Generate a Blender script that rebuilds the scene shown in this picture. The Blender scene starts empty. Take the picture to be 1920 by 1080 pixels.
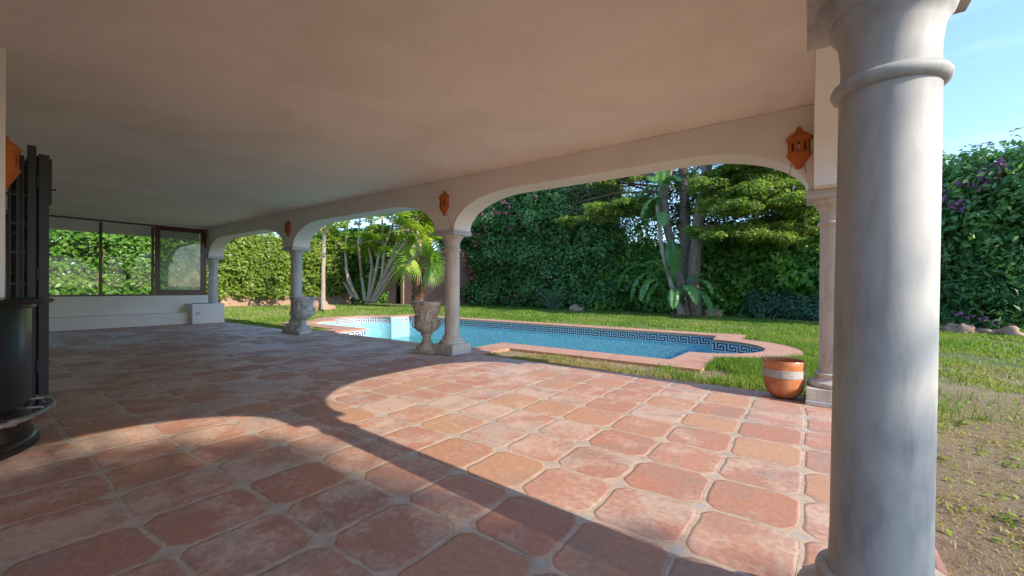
import bpy, bmesh, math, random
import numpy as np
from mathutils import Vector, Matrix
random.seed(7); RNG = np.random.default_rng(11)
C = bpy.context.scene.collection
PI = math.pi
# ------------------------------------------------------------------ camera model (fitted to the floor tile lattice)
FPX, PIT, ROL, YAW, H = 775.29, 0.0015, 0.00471, 0.62424, 1.25
CR = Vector((math.cos(YAW), math.sin(YAW), 0)); F0 = Vector((-math.sin(YAW), math.cos(YAW), 0)); Z = Vector((0, 0, 1))
CF = F0*math.cos(PIT) - Z*math.sin(PIT); CU = F0*math.sin(PIT) + Z*math.cos(PIT)
def ray(u, v):
    x = (u-960)/FPX; y = (540-v)/FPX; c, s = math.cos(ROL), math.sin(ROL)
    x, y = x*c-y*s, x*s+y*c
    return CR*x + CU*y + CF
def at(u, v, Y):                       # measured point of the photograph at world depth Y
    r = ray(u, v); t = Y/r.y; return Vector((r.x*t, Y, H+r.z*t))
def atx(u, v, X):
    r = ray(u, v); t = X/r.x; return Vector((X, r.y*t, H+r.z*t))
def G(u, v, z=0.0):
    r = ray(u, v); t = (z-H)/r.z; return Vector((r.x*t, r.y*t, z))
# ------------------------------------------------------------------ object helpers
def tag(o, label=None, cat=None, group=None, kind=None):
    if label: o['label'] = label
    if cat: o['category'] = cat
    if group: o['group'] = group
    if kind: o['kind'] = kind
    return o
def empty(name, loc=(0, 0, 0), rz=0, **k):
    o = bpy.data.objects.new(name, None); C.objects.link(o); o.location = loc; o.rotation_euler = (0, 0, rz)
    o.empty_display_size = .2
    return tag(o, **k)
class MB:
    def __init__(s): s.v = []; s.f = []
    def add(s, vs, fs):
        n = len(s.v); s.v += [tuple(v) for v in vs]; s.f += [tuple(i+n for i in f) for f in fs]; return s
    def box(s, x0, x1, y0, y1, z0, z1):
        vs = [(x, y, z) for z in (z0, z1) for y in (y0, y1) for x in (x0, x1)]
        return s.add(vs, [(0, 2, 3, 1), (4, 5, 7, 6), (0, 1, 5, 4), (2, 6, 7, 3), (0, 4, 6, 2), (1, 3, 7, 5)])
    def lathe(s, prof, seg=48, c=(0, 0, 0), a0=0, a1=2*PI, fn=None, cap=True):
        full = abs(a1-a0-2*PI) < 1e-6; n = seg if full else seg+1; vs = []
        for r, z in prof:
            for k in range(n):
                a = a0+(a1-a0)*k/seg; rr = r+(fn(a, z, r) if fn else 0)
                vs.append((c[0]+rr*math.cos(a), c[1]+rr*math.sin(a), c[2]+z))
        fs = []
        for i in range(len(prof)-1):
            for k in range(seg):
                k2 = (k+1) % n; fs.append((i*n+k, i*n+k2, (i+1)*n+k2, (i+1)*n+k))
        if cap and full:
            if prof[0][0] > 1e-4: fs.append(tuple(range(n))[::-1])
            if prof[-1][0] > 1e-4: fs.append(tuple((len(prof)-1)*n+k for k in range(n)))
        return s.add(vs, fs)
    def tube(s, pts, rad, seg=8, cap=True):
        pts = [Vector(p) for p in pts]; n = len(pts)
        if not hasattr(rad, '__len__'): rad = [rad]*n
        vs = []; prev = None
        for i, p in enumerate(pts):
            d = (pts[min(i+1, n-1)]-pts[max(i-1, 0)]).normalized()
            if prev is None:
                a = d.orthogonal().normalized()
            else:
                a = (prev - d*prev.dot(d)).normalized()
            prev = a; b = d.cross(a)
            for k in range(seg):
                t = 2*PI*k/seg; vs.append(p+(a*math.cos(t)+b*math.sin(t))*rad[i])
        fs = [(i*seg+k, i*seg+(k+1) % seg, (i+1)*seg+(k+1) % seg, (i+1)*seg+k) for i in range(n-1) for k in range(seg)]
        if cap: fs += [tuple(range(seg))[::-1], tuple((n-1)*seg+k for k in range(seg))]
        return s.add(vs, fs)
    def build(s, name, mat, parent=None, smooth=False, bevel=0, angle=35, **k):
        me = bpy.data.meshes.new(name); me.from_pydata(s.v, [], s.f); me.materials.append(mat)
        bm = bmesh.new(); bm.from_mesh(me); bmesh.ops.recalc_face_normals(bm, faces=bm.faces); bm.to_mesh(me); bm.free()
        if smooth:
            me.polygons.foreach_set('use_smooth', [True]*len(me.polygons)); me.set_sharp_from_angle(angle=math.radians(angle))
        o = bpy.data.objects.new(name, me); C.objects.link(o)
        if parent: o.parent = parent
        if bevel:
            m = o.modifiers.new('bevel', 'BEVEL'); m.width = bevel; m.segments = 2; m.limit_method = 'ANGLE'
        return tag(o, **k)
def copy_tree(o, parent=None):
    c = o.copy(); C.objects.link(c); c.parent = parent
    for ch in list(o.children): copy_tree(ch, c)
    return c
# ------------------------------------------------------------------ material helper
class MT:
    def __init__(s, name):
        s.m = bpy.data.materials.new(name); s.m.use_nodes = True; s.t = s.m.node_tree; s.t.nodes.clear()
        s.out = s.n('ShaderNodeOutputMaterial'); s.b = s.n('ShaderNodeBsdfPrincipled'); s.l(s.b.outputs[0], s.out.inputs[0])
    def n(s, t, **k):
        nd = s.t.nodes.new(t)
        for a, b in k.items(): setattr(nd, a, b)
        return nd
    def l(s, a, b): s.t.links.new(a, b)
    def set(s, **k):
        for a, b in k.items(): s.b.inputs[a.replace('_', ' ')].default_value = b
    def val(s, i, v):
        if isinstance(v, (int, float, tuple)): i.default_value = v
        else: s.l(v, i)
    def math(s, op, a, b=0.0, c=0.0, clamp=False):
        nd = s.n('ShaderNodeMath', operation=op, use_clamp=clamp); s.val(nd.inputs[0], a); s.val(nd.inputs[1], b); s.val(nd.inputs[2], c); return nd.outputs[0]
    def coord(s, kind='Object', scale=(1, 1, 1), loc=(0, 0, 0)):
        tc = s.n('ShaderNodeTexCoord'); mp = s.n('ShaderNodeMapping'); s.l(tc.outputs[kind], mp.inputs[0])
        mp.inputs['Scale'].default_value = scale; mp.inputs['Location'].default_value = loc; return mp.outputs[0]
    def noise(s, vec, scale, detail=4, rough=.55, dist=0):
        nd = s.n('ShaderNodeTexNoise'); s.l(vec, nd.inputs['Vector']); nd.inputs['Scale'].default_value = scale
        nd.inputs['Detail'].default_value = detail; nd.inputs['Roughness'].default_value = rough; nd.inputs['Distortion'].default_value = dist
        return nd.outputs['Fac']
    def ramp(s, fac, stops, interp='LINEAR'):
        nd = s.n('ShaderNodeValToRGB'); e = nd.color_ramp.elements; nd.color_ramp.interpolation = interp
        while len(e) < len(stops): e.new(.5)
        for q, (p, c) in zip(e, stops): q.position = p; q.color = (*c, 1) if len(c) == 3 else c
        s.l(fac, nd.inputs[0]); return nd.outputs[0]
    def mix(s, fac, a, b, mode='MIX'):
        nd = s.n('ShaderNodeMix', data_type='RGBA', blend_type=mode)
        s.val(nd.inputs['Factor'], fac)
        for i, v in ((6, a), (7, b)):
            if isinstance(v, tuple): nd.inputs[i].default_value = (*v, 1) if len(v) == 3 else v
            else: s.l(v, nd.inputs[i])
        return nd.outputs[2]
    def col(s, c): s.l(c, s.b.inputs['Base Color'])
    def bump(s, h, strength=.3, dist=.01):
        nd = s.n('ShaderNodeBump'); nd.inputs['Strength'].default_value = strength; nd.inputs['Distance'].default_value = dist
        s.l(h, nd.inputs['Height']); s.l(nd.outputs[0], s.b.inputs['Normal'])
def plain(name, c, rough=.6, metal=0, var=.12, scale=8, bump=.15):
    m = MT(name); v = m.coord(); n = m.noise(v, scale, 6, .6)
    m.col(m.ramp(n, [(.3, tuple(x*(1-var) for x in c)), (.7, tuple(min(1, x*(1+var)) for x in c))]))
    m.set(Roughness=rough, Metallic=metal)
    m.bump(m.noise(v, scale*5, 5, .6), bump, .005)
    return m.m
def plaster(name, c, dirt=(.5, .45, .38), amt=.35):
    m = MT(name); v = m.coord(); n = m.noise(v, .9, 6, .6, .6); n2 = m.noise(v, 3.2, 5, .6)
    f = m.math('MULTIPLY', m.ramp(n, [(.42, (0, 0, 0)), (.8, (1, 1, 1))]), amt)
    a = m.mix(f, tuple(x*.97 for x in c), dirt)
    fl = m.ramp(m.noise(m.coord(scale=(1, 1, 1), loc=(5, 3, 0)), 26, 3, .5), [(.70, (0, 0, 0)), (.74, (1, 1, 1))])
    a = m.mix(m.math('MULTIPLY', fl, .15), a, dirt)
    m.col(m.mix(m.math('MULTIPLY', n2, .25), a, tuple(x*.86 for x in c)))
    m.set(Roughness=.92)
    h = m.math('ADD', m.math('MULTIPLY', m.noise(v, 14, 5, .6), 1.0), m.math('MULTIPLY', m.noise(v, 4, 3), 1.5))
    m.bump(h, .35, .012)
    return m.m
M = {}
M['white'] = plaster('white_plaster', (.83, .775, .705))
M['ceil'] = plaster('ceiling_plaster', (.88, .785, .70), (.60, .50, .43), .6)
M['lime'] = plaster('grey_lime', (.50, .50, .49), (.35, .34, .32), .4)
M['pinkwall'] = plaster('pink_wall', (.40, .22, .20), (.25, .13, .11), .8)
M['houseout'] = plaster('pale_house', (.72, .70, .66))
def marble(name, base, dark, streak=1.0):
    m = MT(name); v = m.coord(scale=(5, 5, 1.5)); n = m.noise(v, 1.5, 9, .66, .25)
    v2 = m.coord(scale=(20, 20, 4)); n2 = m.noise(v2, 1.0, 6, .7, .4)
    c = m.ramp(n, [(.33, dark), (.52, base), (.75, tuple(min(1, x*1.1) for x in base))])
    sp = m.ramp(n2, [(.30, (1, 1, 1)), (.37, (0, 0, 0))])
    c = m.mix(m.math('MULTIPLY', sp, .35*streak), c, tuple(x*.45 for x in base))
    v3 = m.coord(scale=(1, 1, .6)); dr = m.ramp(m.noise(v3, 2.1, 5, .6, .5), [(.5, (0, 0, 0)), (.75, (1, 1, 1))])
    c = m.mix(m.math('MULTIPLY', dr, .35), c, (base[0]*.92, base[1]*.84, base[2]*.7))
    sc1 = m.ramp(m.noise(m.coord(scale=(1, 1, .5)), 34, 6, .75, 1.5), [(.68, (0, 0, 0)), (.73, (1, 1, 1))]); c = m.mix(m.math('MULTIPLY', sc1, .5), c, (.68, .66, .62))
    pt_ = m.ramp(m.noise(m.coord(), 75, 5, .75), [(.27, (1, 1, 1)), (.32, (0, 0, 0))]); c = m.mix(m.math('MULTIPLY', pt_, .5), c, (.16, .14, .12))
    m.col(c); m.set(Roughness=.62); m.bump(m.noise(m.coord(), 22, 5, .6), .06, .01)
    return m.m
M['marble'] = marble('grey_marble', (.50, .475, .435), (.32, .31, .30))
M['cream'] = marble('cream_marble', (.58, .52, .44), (.40, .34, .28), .4)
def floor_mat():
    m = MT('terracotta_tiles'); s = .4766
    v = m.coord(); sp = m.n('ShaderNodeSeparateXYZ')
    # wobble of the joints
    nz = m.n('ShaderNodeTexNoise'); m.l(v, nz.inputs[0]); nz.inputs['Scale'].default_value = 6; nz.inputs['Detail'].default_value = 5
    sub = m.n('ShaderNodeVectorMath', operation='SUBTRACT'); m.l(nz.outputs['Color'], sub.inputs[0]); sub.inputs[1].default_value = (.5, .5, .5)
    scl = m.n('ShaderNodeVectorMath', operation='SCALE'); m.l(sub.outputs[0], scl.inputs[0]); scl.inputs['Scale'].default_value = .028
    nb = m.n('ShaderNodeTexNoise'); m.l(v, nb.inputs[0]); nb.inputs['Scale'].default_value = .9; nb.inputs['Detail'].default_value = 1
    sub2 = m.n('ShaderNodeVectorMath', operation='SUBTRACT'); m.l(nb.outputs['Color'], sub2.inputs[0]); sub2.inputs[1].default_value = (.5, .5, .5)
    scl2 = m.n('ShaderNodeVectorMath', operation='SCALE'); m.l(sub2.outputs[0], scl2.inputs[0]); scl2.inputs['Scale'].default_value = .08
    ad = m.n('ShaderNodeVectorMath', operation='ADD'); m.l(v, ad.inputs[0]); m.l(scl.outputs[0], ad.inputs[1])
    ad2 = m.n('ShaderNodeVectorMath', operation='ADD'); m.l(ad.outputs[0], ad2.inputs[0]); m.l(scl2.outputs[0], ad2.inputs[1])
    m.l(ad2.outputs[0], sp.inputs[0])
    u = m.math('DIVIDE', m.math('ADD', sp.outputs[0], 2.892), s); w = m.math('DIVIDE', m.math('SUBTRACT', sp.outputs[1], 1.113), s)
    fu = m.math('FRACT', m.math('ADD', u, 100)); fw = m.math('FRACT', m.math('ADD', w, 100))
    du = m.math('MINIMUM', fu, m.math('SUBTRACT', 1, fu)); dw = m.math('MINIMUM', fw, m.math('SUBTRACT', 1, fw))
    iu = m.math('FLOOR', m.math('ADD', u, 100)); iw = m.math('FLOOR', m.math('ADD', w, 100))
    cb = m.n('ShaderNodeCombineXYZ'); m.l(iu, cb.inputs[0]); m.l(iw, cb.inputs[1])
    wn = m.n('ShaderNodeTexWhiteNoise', noise_dimensions='3D'); m.l(cb.outputs[0], wn.inputs[0])
    rs = m.n('ShaderNodeSeparateColor'); m.l(wn.outputs['Color'], rs.inputs[0])
    # distance from the tile's outline (cell units): straight sides and clipped corners (clip varies per tile)
    clip = m.math('ADD', .152, m.math('MULTIPLY', rs.outputs[2], .04))
    dc = m.math('MULTIPLY', m.math('SUBTRACT', m.math('ADD', du, dw), clip), .707)
    ds = m.math('SUBTRACT', m.math('MINIMUM', du, dw), m.math('ADD', .018, m.math('MULTIPLY', rs.outputs[1], .010)))
    d = m.math('SMOOTH_MIN', ds, dc, .04)
    edge = m.math('SUBTRACT', d, m.math('MULTIPLY', m.math('SUBTRACT', m.noise(v, 60, 4, .7), .5), .016))
    tile = m.math('DIVIDE', edge, .012, clamp=True)
    rounded = m.math('DIVIDE', edge, .03, clamp=True)
    # per-tile tone, worn pale film with bare orange islands
    n1 = m.noise(v, 2.1, 6, .62, .7); 
    sh = m.n('ShaderNodeVectorMath', operation='SCALE'); m.l(wn.outputs['Color'], sh.inputs[0]); sh.inputs['Scale'].default_value = 9
    va = m.n('ShaderNodeVectorMath', operation='ADD'); m.l(v, va.inputs[0]); m.l(sh.outputs[0], va.inputs[1])
    n2 = m.noise(va.outputs[0], 3.4, 6, .58, .35); n3 = m.noise(v, 26, 6, .7); n4 = m.noise(v, 90, 4, .7)
    red = m.ramp(rs.outputs[0], [(0, (.42, .21, .145)), (.35, (.50, .26, .18)), (.7, (.45, .215, .145)), (.9, (.50, .27, .165)), (1, (.51, .295, .18))])
    pale = m.ramp(rs.outputs[1], [(0, (.60, .43, .335)), (.5, (.63, .445, .34)), (1, (.52, .38, .305))])
    zone = m.noise(v, .45, 3, .5)
    cover = m.math('ADD', m.math('ADD', m.math('MULTIPLY', rs.outputs[0], .32), .24), m.math('MULTIPLY', m.math('SUBTRACT', zone, .5), .7))
    edgewear = m.math('MULTIPLY', m.math('DIVIDE', m.math('ADD', sp.outputs[0], 3.5), 3.0, clamp=True), .13)
    cover = m.math('ADD', cover, edgewear)
    isl = m.math('MULTIPLY', m.math('SUBTRACT', m.math('ADD', n2, m.math('MULTIPLY', m.math('SUBTRACT', n3, .5), .30)), cover), 5, clamp=True)
    isl = m.math('MULTIPLY', isl, .88)
    c = m.mix(m.math('SUBTRACT', 1, isl), pale, red)
    gry = m.math('MULTIPLY', m.ramp(n1, [(.50, (0, 0, 0)), (.68, (1, 1, 1))]), .6)
    c = m.mix(gry, c, (.31, .25, .215))
    c = m.mix(m.ramp(n3, [(.35, (1, 1, 1)), (.62, (0, 0, 0))]), c, m.mix(1, c, (.80, .75, .72), 'MULTIPLY'))
    pit = m.ramp(n4, [(.30, (1, 1, 1)), (.38, (0, 0, 0))])
    c = m.mix(m.math('MULTIPLY', pit, .38), c, (.17, .09, .07))
    # grout and glazed corner dots
    g = m.ramp(m.noise(v, 11, 6, .7), [(.3, (.33, .235, .17)), (.5, (.48, .355, .26)), (.8, (.59, .46, .35))])
    dot = m.math('MULTIPLY', m.math('SUBTRACT', .082, m.math('ADD', du, dw)), 120, clamp=True)
    worn = m.math('MULTIPLY', m.math('GREATER_THAN', rs.outputs[1], .4), .7)
    dotc = m.ramp(m.noise(v, 30, 5, .7), [(.3, (.30, .31, .32)), (.6, (.44, .43, .42)), (.8, (.52, .46, .38))])
    g = m.mix(m.math('MULTIPLY', dot, worn), g, dotc)
    crack = m.math('MULTIPLY', m.math('LESS_THAN', m.math('ABSOLUTE', m.math('ADD', edge, .002)), .0035), m.math('GREATER_THAN', m.noise(v, 3, 3), .5))
    c = m.mix(tile, g, c)
    c = m.mix(m.math('MULTIPLY', crack, .6), c, (.08, .06, .05))
    m.col(c)
    m.l(m.math('SUBTRACT', .72, m.math('MULTIPLY', m.math('ADD', m.math('MULTIPLY', isl, .22), m.math('MULTIPLY', dot, .25)), 1)), m.b.inputs['Roughness'])
    h = m.math('ADD', m.math('MULTIPLY', m.math('POWER', rounded, .5), 1.0), m.math('ADD', m.math('MULTIPLY', n3, .28), m.math('MULTIPLY', n4, .10)))
    h = m.math('ADD', h, m.math('MULTIPLY', n2, .5)); h = m.math('SUBTRACT', h, m.math('MULTIPLY', crack, .35))
    m.bump(h, .6, .008)
    return m.m
M['floor'] = floor_mat()
def coping_mat():
    m = MT('coping_terracotta'); v = m.coord(); n = m.noise(v, 3, 6, .65, .6); n3 = m.noise(v, 30, 5, .7)
    c = m.ramp(n, [(.3, (.52, .23, .13)), (.5, (.50, .28, .19)), (.62, (.42, .19, .11)), (.8, (.52, .34, .25))])
    br = m.n('ShaderNodeTexBrick'); m.l(v, br.inputs['Vector']); br.inputs['Scale'].default_value = 1
    br.inputs['Brick Width'].default_value = .6; br.inputs['Row Height'].default_value = .3; br.inputs['Mortar Size'].default_value = .009; br.offset = 0
    c = m.mix(m.math('MULTIPLY', br.outputs['Fac'], .8), c, (.40, .33, .26))
    c = m.mix(m.math('MULTIPLY', n3, .4), c, m.mix(1, c, (.6, .55, .5), 'MULTIPLY'))
    m.col(c); m.set(Roughness=.75); m.bump(m.math('SUBTRACT', n3, m.math('MULTIPLY', br.outputs['Fac'], 1.5)), .4, .006); return m.m
M['coping'] = coping_mat()
def mosaic():
    m = MT('blue_mosaic'); v = m.coord(scale=(26, 26, 26)); sp = m.n('ShaderNodeSeparateXYZ'); m.l(v, sp.inputs[0])
    fl = [m.math('FLOOR', sp.outputs[i]) for i in range(3)]
    cb = m.n('ShaderNodeCombineXYZ'); [m.l(fl[i], cb.inputs[i]) for i in range(3)]
    wn = m.n('ShaderNodeTexWhiteNoise'); m.l(cb.outputs[0], wn.inputs[0])
    c = m.ramp(wn.outputs['Value'], [(0, (.14, .44, .56)), (.45, (.22, .57, .67)), (.8, (.34, .65, .73)), (1, (.50, .74, .79))])
    # grout lines from the two in-plane coordinates
    fr = []
    for i in (0, 1, 2):
        f = m.math('FRACT', sp.outputs[i]); e = m.math('MINIMUM', f, m.math('SUBTRACT', 1, f)); fr.append(m.math('LESS_THAN', e, .07))
    g = m.n('ShaderNodeNewGeometry'); ns = m.n('ShaderNodeSeparateXYZ'); m.l(g.outputs['True Normal'], ns.inputs[0])
    tot = None
    for i in range(3):
        k = m.math('MULTIPLY', fr[i], m.math('LESS_THAN', m.math('ABSOLUTE', ns.outputs[i]), .5)); tot = k if tot is None else m.math('MAXIMUM', tot, k)
    c = m.mix(m.math('MULTIPLY', tot, .6), c, (.42, .58, .62))
    c = m.mix(m.math('MULTIPLY', m.noise(m.coord(), 1.2, 5, .6), .35), c, (.22, .46, .50))
    m.col(c); m.set(Roughness=.3); return m.m
M['mosaic'] = mosaic()
M['keyw'] = plain('band_white', (.70, .74, .74), .35, var=.06)
M['keyb'] = plain('band_navy', (.03, .05, .13), .35, var=.3)
def water():
    m = MT('water'); m.set(Base_Color=(.05, .30, .26, 1), Roughness=.03, IOR=1.33, Alpha=.62)
    m.bump(m.noise(m.coord(), 5, 4, .5), .12, .02); return m.m
M['water'] = water()
M['wood'] = plain('dark_wood', (.085, .022, .013), .35, var=.3, scale=6)
M['black'] = plain('black_lacquer', (.012, .011, .010), .22, var=.4, scale=5, bump=.05)
M['metal'] = plain('black_metal', (.012, .013, .014), .5, .1, var=.3)
M['steel'] = plain('worn_steel', (.38, .37, .35), .35, .9, var=.35, scale=25)
M['handle'] = plain('white_handle', (.75, .74, .7), .4)
M['plastic'] = plain('white_plastic', (.5, .5, .49), .4)
def glass(name, refl, dirt, dc=(.5, .55, .5)):
    m = MT(name); t = m.t; t.nodes.remove(m.b)
    tr = m.n('ShaderNodeBsdfTransparent'); gl = m.n('ShaderNodeBsdfGlossy'); gl.inputs['Roughness'].default_value = .02
    df = m.n('ShaderNodeBsdfDiffuse'); df.inputs[0].default_value = (*dc, 1)
    f = refl+.05
    a = m.n('ShaderNodeMixShader'); a.inputs[0].default_value = f; m.l(tr.outputs[0], a.inputs[1]); m.l(gl.outputs[0], a.inputs[2])
    b = m.n('ShaderNodeMixShader'); n = m.noise(m.coord(), 3, 6, .7)
    m.l(m.math('MULTIPLY', n, dirt), b.inputs[0]); m.l(a.outputs[0], b.inputs[1]); m.l(df.outputs[0], b.inputs[2])
    m.l(b.outputs[0], m.out.inputs[0]); return m.m
M['glass'] = glass('clear_glass', -.035, .02)
M['dirtyglass'] = glass('dusty_glass', .02, .75, (.30, .36, .30))
M['bulb'] = glass('bulb_glass', .15, .8, (.8, .78, .72))
M['terra'] = plain('orange_terracotta', (.45, .125, .022), .85, var=.15, scale=9, bump=.3)
def pot_mat():
    m = MT('glazed_terracotta'); v = m.coord(); n = m.noise(v, 5, 6, .6, .8)
    m.col(m.ramp(n, [(.3, (.30, .085, .03)), (.5, (.50, .17, .065)), (.75, (.58, .27, .13))])); m.set(Roughness=.33); m.bump(m.noise(v, 14, 5, .6), .25, .01); return m.m
M['pot'] = pot_mat()
def stone(name, base, dark, sc=7):
    m = MT(name); v = m.coord(); n = m.noise(v, sc, 8, .68, .6); n2 = m.noise(v, sc*5, 5, .7)
    c = m.ramp(n, [(.32, dark), (.46, tuple(x*.8 for x in base)), (.6, base), (.8, tuple(min(1, x*1.12) for x in base))])
    c = m.mix(m.math('MULTIPLY', m.ramp(n2, [(.28, (1, 1, 1)), (.4, (0, 0, 0))]), .6), c, dark)
    m.col(c); m.set(Roughness=.9); m.bump(m.math('ADD', n, m.math('MULTIPLY', n2, .5)), .6, .012); return m.m
M['urn'] = stone('weathered_stone', (.56, .47, .37), (.22, .15, .10))
M['urn2'] = stone('weathered_stone_grey', (.54, .52, .47), (.16, .15, .13))
M['bandst'] = stone('carved_band', (.45, .42, .37), (.25, .22, .2), 40)
M['rock'] = stone('rock', (.40, .26, .18), (.22, .13, .09), 4)
M['soil'] = plain('soil', (.09, .06, .04), .95, var=.5, scale=20, bump=.8)
M['bark'] = stone('grey_bark', (.25, .19, .15), (.09, .065, .05), 6)
M['barkpale'] = stone('pale_bark', (.48, .36, .26), (.27, .19, .13), 5)
M['barklichen'] = stone('lichen_bark', (.38, .31, .24), (.40, .24, .05), 3)
M['palmbark'] = stone('palm_bark', (.22, .11, .07), (.06, .03, .02), 12)
M['twig'] = stone('twigs', (.20, .13, .09), (.08, .05, .04), 6)
M['cable'] = plain('cable', (.25, .2, .17), .6)
def leafmat(name, cols, rough=.5, trans=.35, tcol=None, patch=.5):
    m = MT(name); t = m.t
    at_ = m.n('ShaderNodeAttribute', attribute_name='r'); n = m.noise(m.coord(), .6, 4, .6)
    f = m.math('ADD', m.math('MULTIPLY', at_.outputs['Fac'], 1-patch*.6), m.math('MULTIPLY', m.math('SUBTRACT', n, .36), patch*1.5), clamp=True)
    k = len(cols); c = m.ramp(f, [(i/(k-1), cols[i]) for i in range(k)])
    m.col(c); m.set(Roughness=rough); m.b.inputs['Specular IOR Level'].default_value = .35
    tr = m.n('ShaderNodeBsdfTranslucent'); tc = m.mix(1, c, (1.6, 1.5, .5), 'MULTIPLY'); m.l(tc, tr.inputs[0])
    mx = m.n('ShaderNodeMixShader'); mx.inputs[0].default_value = trans
    m.l(m.b.outputs[0], mx.inputs[1]); m.l(tr.outputs[0], mx.inputs[2]); m.l(mx.outputs[0], m.out.inputs[0]); return m.m
M['lf_left'] = leafmat('leaf_yellowgreen', [(0.070, 0.125, 0.016), (0.133, 0.211, 0.023), (0.211, 0.289, 0.039), (0.296, 0.343, 0.062)], .45)
M['lf_window'] = leafmat('leaf_bright', [(0.043, 0.115, 0.014), (0.079, 0.202, 0.022), (0.130, 0.274, 0.032), (0.238, 0.331, 0.072)], .4)
M['lf_boug'] = leafmat('leaf_deep', [(0.039, 0.112, 0.034), (0.073, 0.190, 0.056), (0.112, 0.263, 0.073), (0.224, 0.381, 0.112)], .38, .3)
M['lf_ivy'] = leafmat('leaf_ivy', [(0.034, 0.101, 0.022), (0.073, 0.202, 0.034), (0.157, 0.358, 0.045), (0.336, 0.538, 0.078)], .36, .3)
M['lf_blue'] = leafmat('leaf_bluegreen', [(.03, .08, .045), (.06, .14, .07), (.10, .20, .10)], .5, .2)
M['lf_cyp'] = leafmat('cypress_scale', [(.07, .13, .035), (.13, .22, .05), (.22, .32, .06), (.34, .42, .08), (.28, .19, .09)], .6, .35, patch=.6)
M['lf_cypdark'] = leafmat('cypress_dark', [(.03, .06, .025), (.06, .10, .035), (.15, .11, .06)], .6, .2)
M['lf_right'] = leafmat('leaf_right', [(.04, .12, .045), (.07, .19, .06), (.12, .27, .08), (.20, .36, .10)], .42, .3)
M['lf_fan'] = leafmat('leaf_plumeria', [(0.150, 0.281, 0.047), (0.262, 0.411, 0.066), (0.393, 0.505, 0.084), (0.561, 0.486, 0.075)], .45, .45)
M['lf_banana'] = leafmat('leaf_banana', [(.06, .16, .05), (.10, .25, .08), (.18, .32, .10), (.40, .40, .16)], .35, .3)
M['lf_strel'] = leafmat('leaf_greygreen', [(.10, .16, .10), (.17, .25, .16), (.26, .34, .23)], .45, .2)
M['lf_palm'] = leafmat('leaf_palm', [(.09, .20, .05), (.18, .36, .06), (.30, .46, .07), (.52, .46, .16)], .4, .35)
M['fl_pink'] = leafmat('bracts_pink', [(.38, .07, .16), (.55, .14, .26), (.60, .30, .38)], .6, .4)
M['fl_purple'] = leafmat('bracts_purple', [(.30, .10, .34), (.42, .18, .44), (.45, .30, .56)], .6, .4)
M['grass'] = leafmat('grass_blades', [(0.097, 0.193, 0.024), (0.161, 0.273, 0.040), (0.241, 0.321, 0.064), (0.354, 0.321, 0.153), (0.418, 0.338, 0.209)], .55, .35, patch=.0)
def lawn_mat():
    m = MT('lawn_soil'); v = m.coord(); at_ = m.n('ShaderNodeAttribute', attribute_name='g')
    n = m.noise(v, 1.1, 6, .6, .5); n2 = m.noise(v, 13, 7, .75); n3 = m.noise(v, 60, 5, .75)
    soil = m.ramp(n2, [(.3, (.20, .125, .08)), (.5, (.34, .225, .15)), (.7, (.44, .32, .22))])
    straw = m.ramp(n3, [(.3, (.22, .17, .09)), (.55, (.40, .31, .18)), (.75, (.52, .43, .27))])
    green = m.ramp(n3, [(.3, (.08, .115, .03)), (.5, (.13, .18, .045)), (.75, (.22, .26, .08))])
    c = m.mix(m.ramp(m.math('ADD', m.math('MULTIPLY', n, .6), m.math('MULTIPLY', n2, .4)), [(.42, (0, 0, 0)), (.55, (1, 1, 1))]), soil, straw)
    sp = m.n('ShaderNodeSeparateXYZ'); m.l(v, sp.inputs[0])
    far = m.math('DIVIDE', m.math('SUBTRACT', sp.outputs[1], 4.0), 10.0, clamp=True)
    lef = m.math('DIVIDE', m.math('SUBTRACT', -2.0, sp.outputs[0]), 8.0, clamp=True)
    gm = m.math('ADD', m.math('MULTIPLY', m.math('MAXIMUM', far, m.math('MULTIPLY', lef, .75)), .50), m.math('MULTIPLY', m.noise(v, .8, 5, .6), .55))
    gm = m.math('MULTIPLY', m.math('SUBTRACT', gm, .42), 5, clamp=True)
    c = m.mix(gm, c, green)
    m.col(c); m.set(Roughness=.95); n5 = m.noise(v, 170, 4, .8)
    c2 = m.mix(m.ramp(n5, [(.36, (1, 1, 1)), (.5, (0, 0, 0))]), c, m.mix(1, c, (.55, .5, .45), 'MULTIPLY')); m.col(c2)
    m.bump(m.math('ADD', m.math('ADD', n2, m.math('MULTIPLY', n3, .6)), m.math('MULTIPLY', n5, .5)), 1.0, .04); return m.m
M['lawn'] = lawn_mat()
# ------------------------------------------------------------------ foliage helpers
def raw_mesh(name, V, nv, r, mat, parent=None, extra=None, **k):
    """V: (N*nv,3) leaf corners, one polygon of nv corners per leaf; r: (N,) value per leaf"""
    V = np.ascontiguousarray(V, dtype=np.float32); N = len(V)//nv
    me = bpy.data.meshes.new(name); me.vertices.add(len(V)); me.vertices.foreach_set('co', V.ravel())
    me.loops.add(len(V)); me.loops.foreach_set('vertex_index', np.arange(len(V), dtype=np.int32))
    me.polygons.add(N); me.polygons.foreach_set('loop_start', (np.arange(N)*nv).astype(np.int32))
    try: me.polygons.foreach_set('loop_total', np.full(N, nv, dtype=np.int32))
    except Exception: pass
    a = me.attributes.new('r', 'FLOAT', 'FACE'); a.data.foreach_set('value', np.ascontiguousarray(r, dtype=np.float32))
    me.materials.append(mat); me.update(calc_edges=True); me.validate()
    o = bpy.data.objects.new(name, me); C.objects.link(o)
    if parent: o.parent = parent
    return tag(o, **k)
def unit(a): return a/np.maximum(1e-9, np.linalg.norm(a, axis=1, keepdims=True))
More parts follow.
